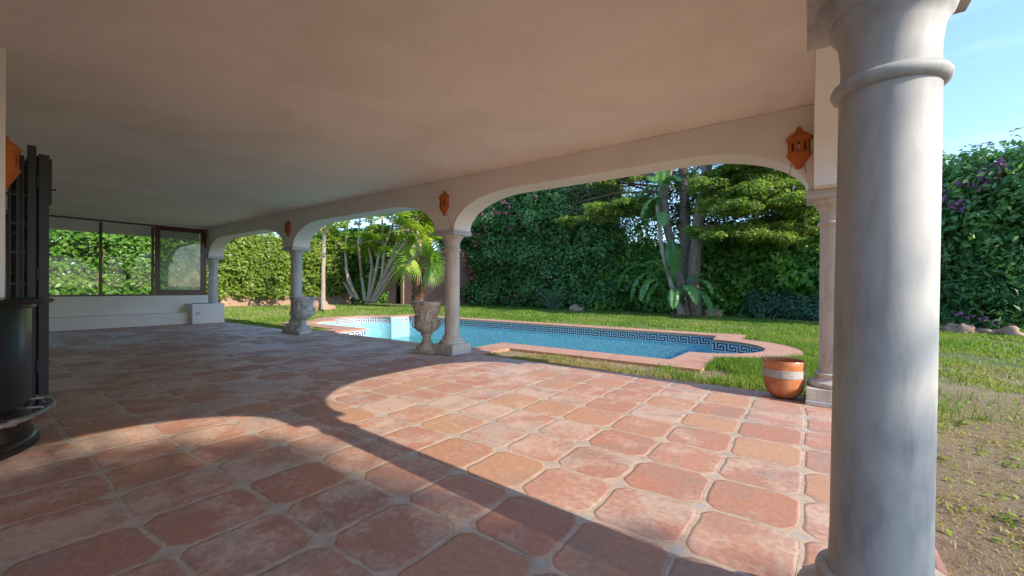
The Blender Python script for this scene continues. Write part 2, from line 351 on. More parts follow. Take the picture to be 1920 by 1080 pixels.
def leaf_quads(P, Nn, size, aspect=.5, dirs=None, fold=.12):
    N = len(P); Nn = unit(Nn)
    t = RNG.normal(size=(N, 3)) if dirs is None else dirs + RNG.normal(size=(N, 3))*.25
    t = unit(t - Nn*np.sum(t*Nn, axis=1, keepdims=True)); b = np.cross(Nn, t)
    s = (size*np.ones(N))[:, None]
    up = Nn*s*fold
    V = np.stack([P-t*s*.5, P+b*s*aspect*.5+up-t*s*.05, P+t*s*.5, P-b*s*aspect*.5+up-t*s*.05], 1)
    return V.reshape(-1, 3)
def clusters(cen, rad, npc, size, flat=1.0, out=None, updir=.35, aspect=.5, dirs=None, sv=.35, shell=.45):
    cen = np.asarray(cen, float); K = len(cen); rad = np.broadcast_to(rad, (K,)).astype(float)
    idx = np.repeat(np.arange(K), npc); N = len(idx)
    u = unit(RNG.normal(size=(N, 3))); rr = (shell+(1-shell)*RNG.random(N)**.5)[:, None]
    off = u*rr*rad[idx][:, None]; off[:, 2] *= flat
    P = cen[idx]+off
    Nn = u*.7 + RNG.normal(size=(N, 3))*.45 + np.array([0, 0, updir])
    if out is not None: Nn += np.asarray(out)[idx]*.5
    kr = RNG.random(K)[idx]; r = np.clip(kr*.55+RNG.random(N)*.45, 0, 1)
    sz = size*(1+sv*(RNG.random(N)*2-1))
    return leaf_quads(P, Nn, sz, aspect, None if dirs is None else np.broadcast_to(dirs, (N, 3))), r
def wav(x, y, s=1.0, p=0.0):
    return (np.sin(x*1.3*s+p)+np.sin(y*1.7*s+1.3*p+.5)+np.sin((x+y)*.83*s+2.1+p)+np.sin((x-y)*2.3*s+p*2)*.6+np.sin(x*4.1*s+y*3.3*s+p)*.4)/4
def hedge(name, p0, p1, h, depth, ncl, npc, size, mat, out, label, cat, rad=.33, hv=.5, seed=0, stems=True, bottom=.1, gaps=0.0, aspect=.5, lump=1.0, updir=.35):
    """leafy mass along p0->p1; 'out' = outward direction of the seen face"""
    root = empty(name, (0, 0, 0), label=label, cat=cat)
    p0 = np.array(p0, float); p1 = np.array(p1, float); L = np.linalg.norm(p1-p0); out = np.array(out, float)
    s = RNG.random(ncl); a = s*L
    top = h(s) if callable(h) else h; top = top + hv*wav(a, a*.3, .9, seed)
    kind = RNG.random(ncl)
    zf = RNG.random(ncl)**.9
    z = bottom+(top-bottom)*zf
    bul = lump*(.7*wav(a, z*1.4, 1.1, seed+3)+.5*wav(a*2.5, z*3, 1.1, seed+5))
    dd = np.where(kind < .62, -bul*1.0 + RNG.random(ncl)*.3, RNG.random(ncl)*depth)     # 0=face
    z = np.where(kind > .86, top+RNG.normal(size=ncl)*.12, z)
    # rounded top edge
    dd = dd + np.clip((z-top+.8)/.8, 0, 1)**2*.5
    if gaps > 0:
        keep = (wav(a*1.7, z*2.1, 1.6, seed+9) > gaps-.75+.25*RNG.random(ncl)); 
        s, a, z, dd = s[keep], a[keep], z[keep], dd[keep]
    c = p0[None]+(p1-p0)[None]*s[:, None]; c = np.c_[c[:, 0]-out[0]*dd, c[:, 1]-out[1]*dd, z]
    V, r = clusters(c, rad*(.5+1.0*RNG.random(len(c))**1.5), npc, size, out=np.tile(np.array([out[0], out[1], 0.2]), (len(c), 1)), aspect=aspect, updir=updir)
    raw_mesh('foliage', V, 4, r, mat, root)
    if stems:
        mb = MB(); n = max(3, int(L/1.1))
        for i in range(n):
            q = p0+(p1-p0)*(i+random.random()*.8)/n - np.array(out)*depth*(.35+.3*random.random())
            hh = (float(np.mean(top)))*.8
            for j in range(3):
                e = [q[0]+random.uniform(-.9, .9), q[1]+random.uniform(-.5, .5), hh*random.uniform(.7, 1)]
                mid = [(q[0]+e[0])/2+random.uniform(-.2, .2), (q[1]+e[1])/2+random.uniform(-.2, .2), e[2]*.5]
                mb.tube([(q[0], q[1], -.1), mid, e], [.06, .04, .015], 5)
        mb.build('stems', M['twig'], root, True)
    return root
# ================================================================== SETTING
# ---- pool outline
PX0, PX1, PY0, PY1, BX0, BX1, BY = -14.2, -1.95, 7.45, 12.05, -10.77, -5.6, 6.25
PCY, PRR = 9.85, 1.25
def outline(o, ymin=-99):
    R = PRR+o; dy = math.sqrt(R*R-o*o); a = math.asin(dy/R); n = 28
    pts = [(BX0-o, max(ymin, BY-o)), (BX1+o, max(ymin, BY-o)), (BX1+o, PY0-o), (PX1+o, PY0-o)]
    for i in range(n+1):
        t = -a+2*a*i/n; pts.append((PX1+R*math.cos(t), PCY+R*math.sin(t)))
    pts += [(PX1+o, PY1+o), (PX0-o, PY1+o)]
    for i in range(n+1):
        t = PI-a+2*a*i/n; pts.append((PX0+R*math.cos(t), PCY+R*math.sin(t)))
    pts += [(PX0-o, PY0-o), (BX0-o, PY0-o)]
    return pts
def inside(poly, x, y):
    x = np.asarray(x); y = np.asarray(y); ins = np.zeros(x.shape, bool); n = len(poly)
    for i in range(n):
        x1, y1 = poly[i]; x2, y2 = poly[(i+1) % n]
        if y1 == y2: continue
        c = ((y1 > y) != (y2 > y)) & (x < (x2-x1)*(y-y1)/(y2-y1)+x1); ins ^= c
    return ins
OUT = outline(.6, 5.86); INN = outline(0); HOLE = outline(.3, 5.95)
# lawn: one sheet to the horizon, open only where the pool is sunk
bm = bmesh.new(); GZ = -.05
def loop(pts):
    vs = [bm.verts.new((x, y, GZ)) for x, y in pts]; return [bm.edges.new((vs[i], vs[(i+1) % len(vs)])) for i in range(len(vs))]
ed = loop([(-600, -600), (600, -600), (600, 600), (-600, 600)])+loop(HOLE)
bmesh.ops.triangle_fill(bm, use_beauty=True, edges=ed)
me = bpy.data.meshes.new('lawn'); bmesh.ops.recalc_face_normals(bm, faces=bm.faces); bm.to_mesh(me); bm.free(); me.materials.append(M['lawn'])
lawn = bpy.data.objects.new('lawn', me); C.objects.link(lawn); tag(lawn, kind='structure', label='patchy green and dry lawn around the pool', cat='lawn')
# ---- terrace floor
mb = MB(); mb.box(-17.2, .50, -5.3, 5.86, -.16, 0.0)
tag(mb.build('terrace_floor', M['floor']), 'worn octagonal terracotta tile floor of the covered terrace', 'floor', kind='structure')
# ---- roof slab / ceiling
mb = MB(); mb.box(-18.2, .60, -5.5, 6.10, 3.24, 3.52)
tag(mb.build('ceiling', M['ceil']), 'flat plastered ceiling over the terrace', 'ceiling', kind='structure')
# ---- arcade walls
def arch_wall(cols, hw, z0, zt, ztop, rx):
    """profile (s,z) of a wall with flat arches between column centres"""
    P = [(cols[0]-hw, z0)]
    for i in range(len(cols)-1):
        a = cols[i]+hw; b = cols[i+1]-hw; n = 18; P.append((a, z0))
        for k in range(1, n+1):
            t = PI/2*k/n; P.append((a+rx-rx*math.cos(t), z0+(zt-z0)*math.sin(t)))
        for k in range(n, 0, -1):
            t = PI/2*k/n; P.append((b-rx+rx*math.cos(t), z0+(zt-z0)*math.sin(t)))
        P.append((b, z0))
    P += [(cols[-1]+hw, z0), (cols[-1]+hw, ztop), (cols[0]-hw, ztop)]
    return P
def extrude(P, f0, f1):
    n = len(P); vs = [f0(s, z) for s, z in P]+[f1(s, z) for s, z in P]
    fs = [tuple(range(n)), tuple(range(2*n-1, n-1, -1))]+[(i, (i+1) % n, n+(i+1) % n, n+i) for i in range(n)]
    return MB().add(vs, fs)
CY, CX = 5.72, .235
XC = [-17.22, -11.37, -5.52, CX]
P = arch_wall([-17.22, -11.37, -5.52, CX-.0], .25, 2.31, 2.89, 3.236, 1.28)
w = extrude(P, lambda s, z: (s, 5.50, z), lambda s, z: (s, 5.945, z)).build('arcade_wall', M['white'], smooth=True, angle=25)
tag(w, 'long white plastered wall of flat arches facing the pool', 'arcade wall', 'arched walls of the terrace')
YC = [-5.3, -2.05, 1.85, CY]
P = arch_wall([-5.1, -2.05, 1.85, CY-.225], .235, 2.31, 2.89, 3.232, 1.22)
P = [(min(s, 5.497), z) for s, z in P]
w = extrude(P, lambda s, z: (.028, s, z), lambda s, z: (.442, s, z)).build('arcade_wall', M['white'], smooth=True, angle=25)
tag(w, 'white arched wall running over the near marble column towards the camera', 'arcade wall', 'arched walls of the terrace')
# ---- house behind the bar
mb = MB(); mb.box(-17.2, -5.47, -5.3, .33, 0.0, 3.238)
tag(mb.build('house_wall', M['white'], bevel=.01), 'white house wall corner at the left edge behind the black bar', 'wall')
mb = MB(); mb.box(-5.47, .44, -5.5, -5.3, 0.0, 3.238)
tag(mb.build('back_wall', M['white']), 'white back wall of the terrace behind the camera', 'wall')
# ---- columns
def make_column(x, y, r, label, mshaft, mbase, z0=0.0, plinth=True, half=.26, ph=.185):
    t = empty('marble_column', (x, y, 0), label=label, cat='column', group='marble columns carrying the arches')
    if plinth:
        MB().box(-half, half, -half, half, z0, z0+.055).build('footing', M['lime'], t, bevel=.01)
        MB().box(-half+.006, half-.006, -half+.006, half-.006, z0+.0552, z0+ph).build('plinth', mbase, t, bevel=.008)
    b = z0+ph+.0005 if plinth else z0
    k = r/.14
    pr = [(.0, b), (.235*k, b), (.243*k, b+.012), (.246*k, b+.03), (.240*k, b+.048), (.226*k, b+.055), (.215*k, b+.06), (.19*k, b+.078), (.176*k, b+.10), (.170*k, b+.112),
          (.178*k, b+.116), (.183*k, b+.13), (.178*k, b+.145), (.165*k, b+.15), (.150*k, b+.152), (.0, b+.152)]
    MB().lathe(pr, 64).build('base', mbase, t, True, angle=50)
    MB().lathe([(r*1.03, b+.1522), (r*1.005, b+.3), (r, 1.0), (r*.985, 1.93)], 72).build('shaft', mshaft, t, True)
    MB().lathe([(0, 1.9302), (r*1.02, 1.9302), (r*1.12, 1.937), (r*1.165, 1.95), (r*1.165, 1.96), (r*1.12, 1.972), (r*1.0, 1.98), (0, 1.98)], 72).build('astragal', mshaft, t, True, angle=50)
    MB().lathe([(0, 1.9802), (r*.99, 1.9802), (r*1.0, 2.05), (r*1.06, 2.105), (r*1.16, 2.128), (r*1.22, 2.135), (r*1.24, 2.142), (r*1.27, 2.155), (r*1.25, 2.163), (r*1.3, 2.168), (r*1.43, 2.185), (r*1.50, 2.205), (r*1.52, 2.22), (0, 2.22)], 72).build('capital', mshaft, t, True, angle=28)
    MB().box(-.262, .262, -.248, .248, 2.2202, 2.3095).build('abacus', M['lime'] if r > .135 else mshaft, t, bevel=.006)
    return t
c5 = make_column(.215, 1.85, .131, 'big grey marble column nearest the camera, cut by the bottom of the picture', M['marble'], M['cream'], half=.215, ph=.13)
c5.rotation_euler = (0, .011, 0); c5.location.x = .187
for ch in c5.children:
    if ch.name.startswith('abacus'): ch.scale = (.86, .98, 1)
    if ch.name.startswith('astragal'): ch.location.z = -.03
    if ch.name.startswith('capital'): ch.scale = (.97, .97, 1.125); ch.location.z = -.2776
make_column(.225, CY, .14, 'marble column half hidden behind the big near column, beside the clay pot', M['cream'], M['cream'])
make_column(-5.52, CY, .14, 'marble column in the middle with an urn standing at its left foot', M['cream'], M['cream'])
make_column(-11.37, CY, .14, 'marble column with a carved urn standing in front of its base', M['marble'], M['cream'])
c1 = make_column(-17.22, CY, .14, 'farthest marble column rising from the white corner block', M['marble'], M['cream'])
make_column(.215, -2.05, .13, 'marble column of the side arcade behind the camera', M['marble'], M['cream'])
# ---- window wall, bench, corner block
mb = MB(); mb.box(-17.22, -17.0, .33, 5.50, 0, .93); mb.box(-17.22, -17.0, .331, 5.499, 3.2, 3.237)
tag(mb.build('parapet_wall', M['white'], bevel=.005), 'low white wall under the wide windows at the far end', 'wall')
mb = MB(); mb.box(-16.998, -16.6, .332, 4.83, 0, .37)
tag(mb.build('masonry_bench', M['white'], bevel=.008), 'long low white masonry bench under the windows', 'bench')
cb = empty('corner_block', (-16.3, 5.2, 0), label='square white masonry block in the far corner below the last column', cat='masonry block')
mb = MB(); mb.box(-.695, 0, -.36, .55, .002, .66); mb.build('block', M['white'], cb, bevel=.008)
mb = MB()
for k in range(3): mb.box(-.6, -.1, -.2+k*.18, -.06+k*.18, .661, .675)
mb.build('hob_lid', M['metal'], cb, bevel=.003)
MB().box(.001, .012, -.28, -.16, .30, .40).build('socket_plate', M['plastic'], cb, bevel=.003)
MB().box(.003, .022, -.24, -.20, .14, .18).build('socket_plate', M['plastic'], cb, bevel=.003)
# beam outside the windows
mb = MB(); mb.box(-18.1, -17.9, -1, 5.5, 2.90, 3.238)
tag(mb.build('eaves_beam', M['white']), 'pale beam hanging outside above the window panes', 'beam')
# windows
wr = empty('sliding_window', (-17.1, 2.9, .93), label='wide dark wooden sliding window in the far end wall', cat='window')
def W(y): return y-2.9
def Zz(z): return z-.93
fr = MB()
fr.box(-.05, .06, W(.333), W(5.49), 0.002, .05); fr.box(-.05, .06, W(.333), W(5.49), Zz(3.15), Zz(3.198))
for y in (.40, 1.05, 1.72, 2.82, 4.02, 5.43): fr.box(-.045, .055, W(y-.03), W(y+.03), .0505, Zz(3.1495))
fr.build('window_frame', M['wood'], wr, bevel=.004)
tr = MB(); tr.box(.061, .075, W(.34), W(5.45), Zz(3.125), Zz(3.14)); tr.build('curtain_rail', M['handle'], wr)
for y0, y1 in ((.43, 1.02), (1.08, 1.69), (1.75, 2.79), (2.85, 3.99)):
    MB().box(-.004, .0, W(y0), W(y1), .051, Zz(3.149)).build('pane', M['glass'], wr)
sa = MB(); ys0, ys1, zs0, zs1 = 4.06, 5.39, .055, Zz(3.145)
sa.box(.057, .095, W(ys0), W(ys0+.13), zs0, zs1); sa.box(.057, .095, W(ys1-.11), W(ys1), zs0, zs1)
sa.box(.058, .094, W(ys0+.13), W(ys1-.11), zs0, zs0+.13); sa.box(.058, .094, W(ys0+.13), W(ys1-.11), zs1-.10, zs1)
sash = sa.build('sash', M['wood'], wr, bevel=.004)
MB().box(.072, .076, W(ys0+.1301), W(ys1-.1101), zs0+.1301, zs1-.1001).build('pane', M['dirtyglass'], sash)
for y in (4.04, 5.44):
    MB().tube([(.10, W(y), Zz(1.95)), (.125, W(y), Zz(1.98)), (.125, W(y), Zz(2.17)), (.10, W(y), Zz(2.20))], .012, 8).build('handle', M['handle'], wr, True)
# ================================================================== OBJECTS ON THE TERRACE
# ---- lanterns
def make_lantern(label):
    t = empty('wall_lantern', label=label, cat='wall lantern', group='terracotta wall lanterns')
    # half octagon in plan, flat against the wall (wall plane at y=0, lantern towards -y)
    def ring(r, z, n=5):
        return [(r*math.cos(PI+PI*k/n), r*.8*math.sin(PI+PI*k/n), z) for k in range(n+1)]
    def shell(prof, mb):
        rs = [ring(r, z) for r, z in prof]; n = 6; vs = [p for q in rs for p in q]; fs = []
        for i in range(len(rs)-1):
            for k in range(n-1): fs.append((i*n+k, i*n+k+1, (i+1)*n+k+1, (i+1)*n+k))
            fs.append((i*n+n-1, i*n, (i+1)*n, (i+1)*n+n-1))
        fs.append(tuple(range(n))); fs.append(tuple(range((len(rs)-1)*n, len(rs)*n))[::-1])
        return mb.add(vs, fs)
    shell([(.112, .075), (.125, .10), (.122, .115), (.085, .15), (.05, .175), (.03, .19), (.028, .21), (.018, .228), (.004, .236)], MB()).build('cap', M['terra'], t, True, angle=30)
    shell([(.005, -.235), (.03, -.222), (.045, -.19), (.085, -.13), (.112, -.085), (.118, -.062), (.104, -.058)], MB()).build('bowl', M['terra'], t, True, angle=30)
    # body: six facets each with an arched hole
    mb = MB(); n = 5; R = .102; z0, z1 = -.058, .075
    for k in range(n):
        a = PI+PI*k/n; b = PI+PI*(k+1)/n
        A = Vector((R*math.cos(a), R*.8*math.sin(a), 0)); B = Vector((R*math.cos(b), R*.8*math.sin(b), 0))
        if k in (0, 4):
            mid = [(A*(1-s)+B*s) for s in (0, 1)]
            mb.add([mid[0]+Z*z0, mid[1]+Z*z0, mid[1]+Z*z1, mid[0]+Z*z1], [(0, 1, 2, 3)]); continue
        outer = [(0, z0), (1, z0), (1, z1), (0, z1)]
        hol = [(.27, -.038), (.73, -.038), (.73, .022)]+[(.5+.23*math.cos(q), .022+.03*math.sin(q)) for q in (PI*.25, PI*.5, PI*.75)]+[(.27, .022)]
        P3 = lambda s, z, o=0: (A*(1-s)+B*s)*(1-o)+Z*z
        vs = [P3(s, z) for s, z in outer]+[P3(s, z) for s, z in hol]+[P3(s, z, .14) for s, z in hol]
        h = list(range(4, 11)); q = list(range(11, 18))
        fs = [(0, 1, h[1], h[0]), (1, 2, h[3], h[2], h[1]), (2, 3, h[5], h[4], h[3]), (3, 0, h[0], h[6], h[5])]
        fs += [(h[i], h[(i+1) % 7], q[(i+1) % 7], q[i]) for i in range(7)]
        mb.add(vs, fs)
    mb.build('body', M['terra'], t)
    MB().box(-.098, .098, -.004, -.001, -.057, .074).build('back_plate', M['soil'], t)
    MB().lathe([(0, -.04), (.012, -.035), (.012, -.02), (.024, 0), (.026, .015), (.018, .03), (0, .036)], 16, c=(0, -.045, 0)).build('bulb', M['bulb'], t, True)
    return t
lan = make_lantern('orange terracotta lantern above the rightmost arch corner, two rods below it')
p = at(1498, 278, 5.499); lan.location = (p.x, 5.498, p.z)
for s in (-1, 1):
    MB().tube([(s*.055-.01, -.012, -.15), (s*.075-.01, -.012, -.28)], .004, 6).build('rod', M['cable'], lan)
def lantern_copy(label, loc, rz=0, cable=False):
    o = copy_tree(lan); o['label'] = label; o.location = loc; o.rotation_euler = (0, 0, rz)
    for ch in list(o.children):
        if ch.name.startswith('rod'): bpy.data.objects.remove(ch)
    return o
p = at(834, 381, 5.499); l3 = lantern_copy('orange terracotta lantern over the middle column with a thin cable hanging from it', (p.x, 5.498, p.z))
pts = [(.06, -.01, -.20), (.10, -.008, -.27), (.13, -.006, -.38), (.20, -.006, -.50), (.27, -.006, -.545), (.32, .1, -.56), (.35, .25, -.54)]
MB().tube(pts, .0035, 5).build('cable', M['cable'], l3, True)
p = at(541, 428, 5.499); lantern_copy('small orange terracotta lantern over the column with the far urn', (p.x, 5.498, p.z))
ll = lantern_copy('orange terracotta lantern on the house corner at the left edge, seen from the side', (-5.50, .331, 2.33), PI)
ll.location = (-5.60, .332, 2.31)
# ---- clay pot
pp = G(1472, 750); pp = Vector((pp.x-.02, pp.y+.13, 0))
pot = empty('clay_pot', pp, label='round-bottomed glazed terracotta pot with a pale carved band', cat='pot')
pf = [(0, 0), (.08, .004), (.135, .03), (.178, .085), (.197, .16), (.205, .245)]
MB().lathe(pf+[(.205, .335), (.209, .38), (.21, .425), (.204, .435), (.19, .432), (.186, .40), (.185, .25), (.16, .10), (0, .07)], 56).build('body', M['pot'], pot, True, angle=50)
MB().lathe([(.206, .246), (.2095, .248), (.2095, .332), (.206, .334)], 56, fn=lambda a, z, r: .0015*math.sin(a*40)*(1 if .248 < z < .332 else 0), cap=False).build('carved_band', M['bandst'], pot, True)
# ---- urns
def make_urn(label, loc, rz, mat):
    t = empty('stone_urn', loc, rz, label=label, cat='urn', group='carved stone urns beside the columns')
    MB().box(-.215, .215, -.215, .215, 0, .062).build('foot_plate', mat, t, bevel=.012)
    def flute(a, z, r): return .006*math.cos(a*20) if .09 < z < .15 else 0
    MB().lathe([(0, .0625), (.195, .0625), (.20, .075), (.195, .095), (.165, .115), (.13, .15), (.10, .18), (.082, .22), (.075, .27), (.08, .29), (.105, .30), (.108, .325), (.10, .335), (0, .335)], 80, fn=flute).build('pedestal', mat, t, True, angle=45)
    prof = [(0, .3352), (.09, .3352)]
    key = [(.335, .09), (.36, .13), (.39, .175), (.43, .212), (.47, .228), (.51, .232), (.55, .222), (.60, .208), (.66, .204), (.72, .212), (.78, .235), (.82, .262), (.84, .272)]
    for i in range(len(key)-1):
        for k in range(5):
            s = k/5; prof.append((key[i][1]*(1-s)+key[i+1][1]*s, key[i][0]*(1-s)+key[i+1][0]*s))
    prof += [(.272, .84), (.288, .848), (.292, .86), (.288, .868), (.292, .873), (.300, .885), (.298, .905), (.285, .912), (.262, .91), (.25, .88), (.21, .80), (.0, .79)]
    bumps = []
    rnd = random.Random(5)
    for k in range(6):
        a = k*PI/3; bumps += [(a, .70, .10, .055, .022), (a+.04, .775, .05, .03, .02), (a-.1, .62, .09, .05, .018), (a+.12, .56, .07, .05, .016)]
        bumps += [(a+.5+rnd.uniform(-.1, .1), .60+.16*rnd.random(), .08, .04, .014) for _ in range(3)]
    def rel(a, z, r):
        if z < .34 or z > .83 or r < .12: return 0
        if z < .47: return .009*abs(math.cos(a*12))*min(1, (z-.34)/.04)*min(1, (.47-z)/.02)
        d = 0
        for (b, zz, wa, wz, h) in bumps:
            da = (a-b+PI) % (2*PI)-PI
            e = (da/wa)**2+((z-zz)/wz)**2
            if e < 6: d += h*math.exp(-e)
        vine = math.sin(a*9+z*42)*math.sin(a*5-z*60)
        d += .006*max(0, vine)*min(1, (z-.47)/.04)
        return d
    MB().lathe(prof, 168, fn=rel).build('bowl', mat, t, True, angle=70)
    for s in (0, PI/2, PI, 1.5*PI):
        pts = []
        for k in range(11):
            q = -1.2+k*3.6/10; rr = .225+.055*math.cos(q); zz = .505+.062*math.sin(q); pts.append((rr*math.cos(s+.9), rr*math.sin(s+.9), zz))
        MB().tube(pts, [.013]*11, 8).build('handle', mat, t, True)
    MB().lathe([(0, .852), (.10, .858), (.20, .848), (.246, .84)], 24, cap=False, fn=lambda a, z, r: .01*math.sin(a*5)).build('soil', M['soil'], t, True)
    return t
g = G(800, 655); make_urn('brownish carved stone urn at the left foot of the middle column', (-5.98, 5.50, 0), .35, M['urn']).scale = (1.03, 1.03, 1.07)
g = G(567, 625.5); make_urn('grey carved stone urn in front of the far column beside the lawn', (g.x, g.y, 0), .12, M['urn2']).scale = (1.08, 1.08, 1.07)
# ---- bar counter
bar = empty('bar_counter', (-5.2, -.27, 0), label='round black bar counter with a dark top and a steel foot rail', cat='bar counter')
def seams(a, z, r): return -.006 if (a*180/PI) % 15 < 1.2 and .1 < z < 1.08 else 0
MB().lathe([(.72, .09), (.72, 1.09)], 360, fn=seams).build('body', M['black'], bar)
MB().lathe([(0, 0), (.765, 0), (.768, .02), (.755, .05), (.76, .065), (.745, .085), (.722, .095), (0, .095)], 120).build('base_ring', M['black'], bar, True, angle=40)
MB().lathe([(0, 1.105), (.80, 1.105), (.835, 1.112), (.845, 1.127), (.835, 1.142), (.81, 1.147), (0, 1.147)], 120).build('counter_top', M['black'], bar, True, angle=40)
MB().lathe([(.735, 1.07), (.745, 1.08), (.745, 1.104), (.72, 1.104)], 120, cap=False).build('moulding', M['black'], bar, True)
pts = [(.835*math.cos(a), .835*math.sin(a), .27) for a in np.linspace(-.6, PI*.62, 50)]
a = PI*.62; pts += [(.80*math.cos(a+.05), .80*math.sin(a+.05), .275), (.74*math.cos(a+.06), .74*math.sin(a+.06), .28)]
rail = MB().tube(pts, .021, 12).build('foot_rail', M['steel'], bar, True)
for a in (-.4, .25, .75, 1.25, 1.75):
    b = MB(); b.tube([(.72*math.cos(a), .72*math.sin(a), .285), (.78*math.cos(a), .78*math.sin(a), .285), (.835*math.cos(a), .835*math.sin(a), .27)], [.014, .012, .014], 8)
    b.tube([(.825*math.cos(a-.02), .825*math.sin(a-.02), .27), (.845*math.cos(a+.03), .845*math.sin(a+.03), .27)], .028, 10)
    b.build('bracket', M['steel'], rail, True)
# ---- folded metal gate
gt = empty('folding_gate', (-6.45, .5, 0), label='tall black metal security gate folded against the house corner', cat='gate')
def leaf(y, x0, x1, top, tilt):
    mb = MB(); w = .05
    mb.box(x0, x0+w, y-.022, y+.022, .03, top); mb.box(x1-w, x1, y-.022, y+.022, .03, top)
    for z in (.05, .95, 1.35, 1.75, 2.15, top-.06): mb.box(x0+w, x1-w, y-.016, y+.016, z, z+.04)
    for k in range(4):
        x = x0+w+(x1-x0-2*w)*(k+.5)/4; mb.box(x-.008, x+.008, y-.008, y+.008, .0905, top-.061)
    o = mb.build('gate_leaf', M['metal'], gt, bevel=.003); o.rotation_euler = (0, 0, tilt); return o
leaf(-.045, -.35, .3, 2.50, .03); leaf(.03, -.34, .3, 2.55, .0); leaf(.095, -.33, .28, 2.52, -.03)
mb = MB()
mb.box(.301, .35, .0, .057, .02, 2.60); mb.build('post', M['metal'], gt, bevel=.003)
mb = MB(); mb.box(.30, .35, .072, .142, .02, 2.53); mb.build('post', M['metal'], gt, bevel=.003)
mb = MB()
for z in (.35, .62, 1.02, 1.25, 1.55, 1.83, 2.1, 2.4): mb.box(.305, .325, -.15, -.001, z, z+.022)
for y in (-.14, -.105, -.06, -.025): mb.box(.306, .324, y-.007, y+.007, .05, 2.45)
mb.build('bars', M['metal'], gt)
mb = MB(); mb.box(.29, .34, .1425, .16, 2.05, 2.50); mb.tube([(.33, .155, 2.2), (.33, .19, 2.2)], .01, 6); mb.build('lock_box', M['metal'], gt, bevel=.002)
for z in (.4, 1.3, 2.2): MB().lathe([(0, z), (.012, z), (.012, z+.12), (0, z+.12)], 10, c=(.352, .064, 0)).build('hinge', M['metal'], gt)
# ================================================================== POOL
pool = empty('swimming_pool', (0, 0, 0), label='blue mosaic swimming pool with a terracotta rim and a Greek key band', cat='swimming pool')
n = len(INN)
vs = [(x, y, .003) for x, y in OUT]+[(x, y, .003) for x, y in outline(-.035)]+[(x, y, -.042) for x, y in outline(-.035)]+[(x, y, -.06) for x, y in OUT]
fs = []
for i in range(n):
    j = (i+1) % n; fs += [(i, j, n+j, n+i), (n+i, n+j, 2*n+j, 2*n+i), (3*n+j, 3*n+i, i, j)[::-1], (2*n+i, 2*n+j, 3*n+j, 3*n+i)]
MB().add(vs, fs).build('coping', M['coping'], pool)
BD = -1.7
vs = [(x, y, -.043) for x, y in INN]+[(x, y, BD) for x, y in INN]
mb = MB().add(vs, [(i, (i+1) % n, n+(i+1) % n, n+i) for i in range(n)]+[tuple(range(n, 2*n))])
mb.build('basin', M['mosaic'], pool)
# band and keys run along the inner wall
bw = MB(); kb = MB(); ROWS = ["11111110", "10000010", "10111010", "10101110", "10100000", "10111111"]
def off(o): return outline(-o)
b1, k1 = off(.004), off(.007)
ar = sum((Vector(INN[i]).to_2d().cross(Vector(INN[(i+1) % n]).to_2d()) if False else INN[i][0]*INN[(i+1) % n][1]-INN[(i+1) % n][0]*INN[i][1]) for i in range(n))
for i in range(n):
    a, b = b1[i], b1[(i+1) % n]; bw.add([(*a, -.044), (*b, -.044), (*b, -.275), (*a, -.275)], [(0, 1, 2, 3)])
zt, px_h, px_w = -.075, .030, .036; S = 0.0
for i in range(n):
    a = Vector(k1[i]); b = Vector(k1[(i+1) % n]); L = (b-a).length; d = (b-a)/L
    # draw only the part of each key pixel that falls on this straight piece
    k0 = int(math.floor(S/px_w)); kE = int(math.ceil((S+L)/px_w))
    for row in range(6):
        k = k0
        while k < kE:
            if ROWS[row][k % 8] == '1':
                e = k
                while e < kE and ROWS[row][e % 8] == '1': e += 1
                s0 = max(0, k*px_w-S); s1 = min(L, e*px_w-S)
                if s1 > s0:
                    p = a+d*s0; q = a+d*s1; z0 = zt-row*px_h
                    kb.add([(*p, z0), (*q, z0), (*q, z0-px_h), (*p, z0-px_h)], [(0, 1, 2, 3)])
                k = e
            else: k += 1
    S += L
bw.build('tile_band', M['keyw'], pool); kb.build('greek_key', M['keyb'], pool)
# skimmer
g = at(643, 599, PCY+1.0)
MB().box(PX0-1.0, PX0-.75, PCY+.93, PCY+.97, -.25, -.08)
mb = MB().add([(x, y, -.90) for x, y in outline(-.002)], [tuple(range(n))])
tag(mb.build('pool_water', M['water']), 'shallow greenish water low in the pool', 'water', kind='structure')
# ================================================================== VEGETATION
# left hedges
hedge('clipped_hedge', (-23.5, -6), (-23.5, 6.9), 3.9, 1.2, 3000, 20, .19, M['lf_window'], (1, 0), 'tall bright green hedge seen through the end windows', 'hedge', rad=.36, hv=.35, seed=1)
hedge('clipped_hedge', (-29.5, 6), (-27.5, 17.5), 4.3, 1.5, 3000, 18, .22, M['lf_left'], (1, -.2), 'yellow-green hedge behind the lawn seen through the farthest arch', 'hedge', rad=.38, hv=.35, seed=2, bottom=.75)
hedge('laurel_hedge', (-30, 16.5), (-26.2, 22.5), 5.2, 1.5, 2600, 18, .25, M['lf_ivy'], (.7, -.7), 'dark green hedge behind the many-stemmed tree', 'hedge', rad=.42, hv=.6, seed=4)
# garden walls behind
mb = MB(); q0, q1 = Vector((-29.85, 6, 0)), Vector((-27.75, 18, 0)); o_ = Vector((-.25, .05, 0))
mb.add([p+Z*z for p in (q0, q1, q1+o_, q0+o_) for z in (GZ, .95)], [(0, 2, 3, 1), (2, 4, 5, 3), (4, 6, 7, 5), (6, 0, 1, 7), (1, 3, 5, 7), (0, 6, 4, 2)])
tag(mb.build('garden_wall', M['rock']), 'low reddish wall behind the left hedge', 'wall')
mb = MB(); mb.box(-21, 14, 23.6, 23.9, GZ, 1.9)
tag(mb.build('garden_wall', M['pinkwall']), 'reddish wall behind the ivy at the back of the garden', 'wall')
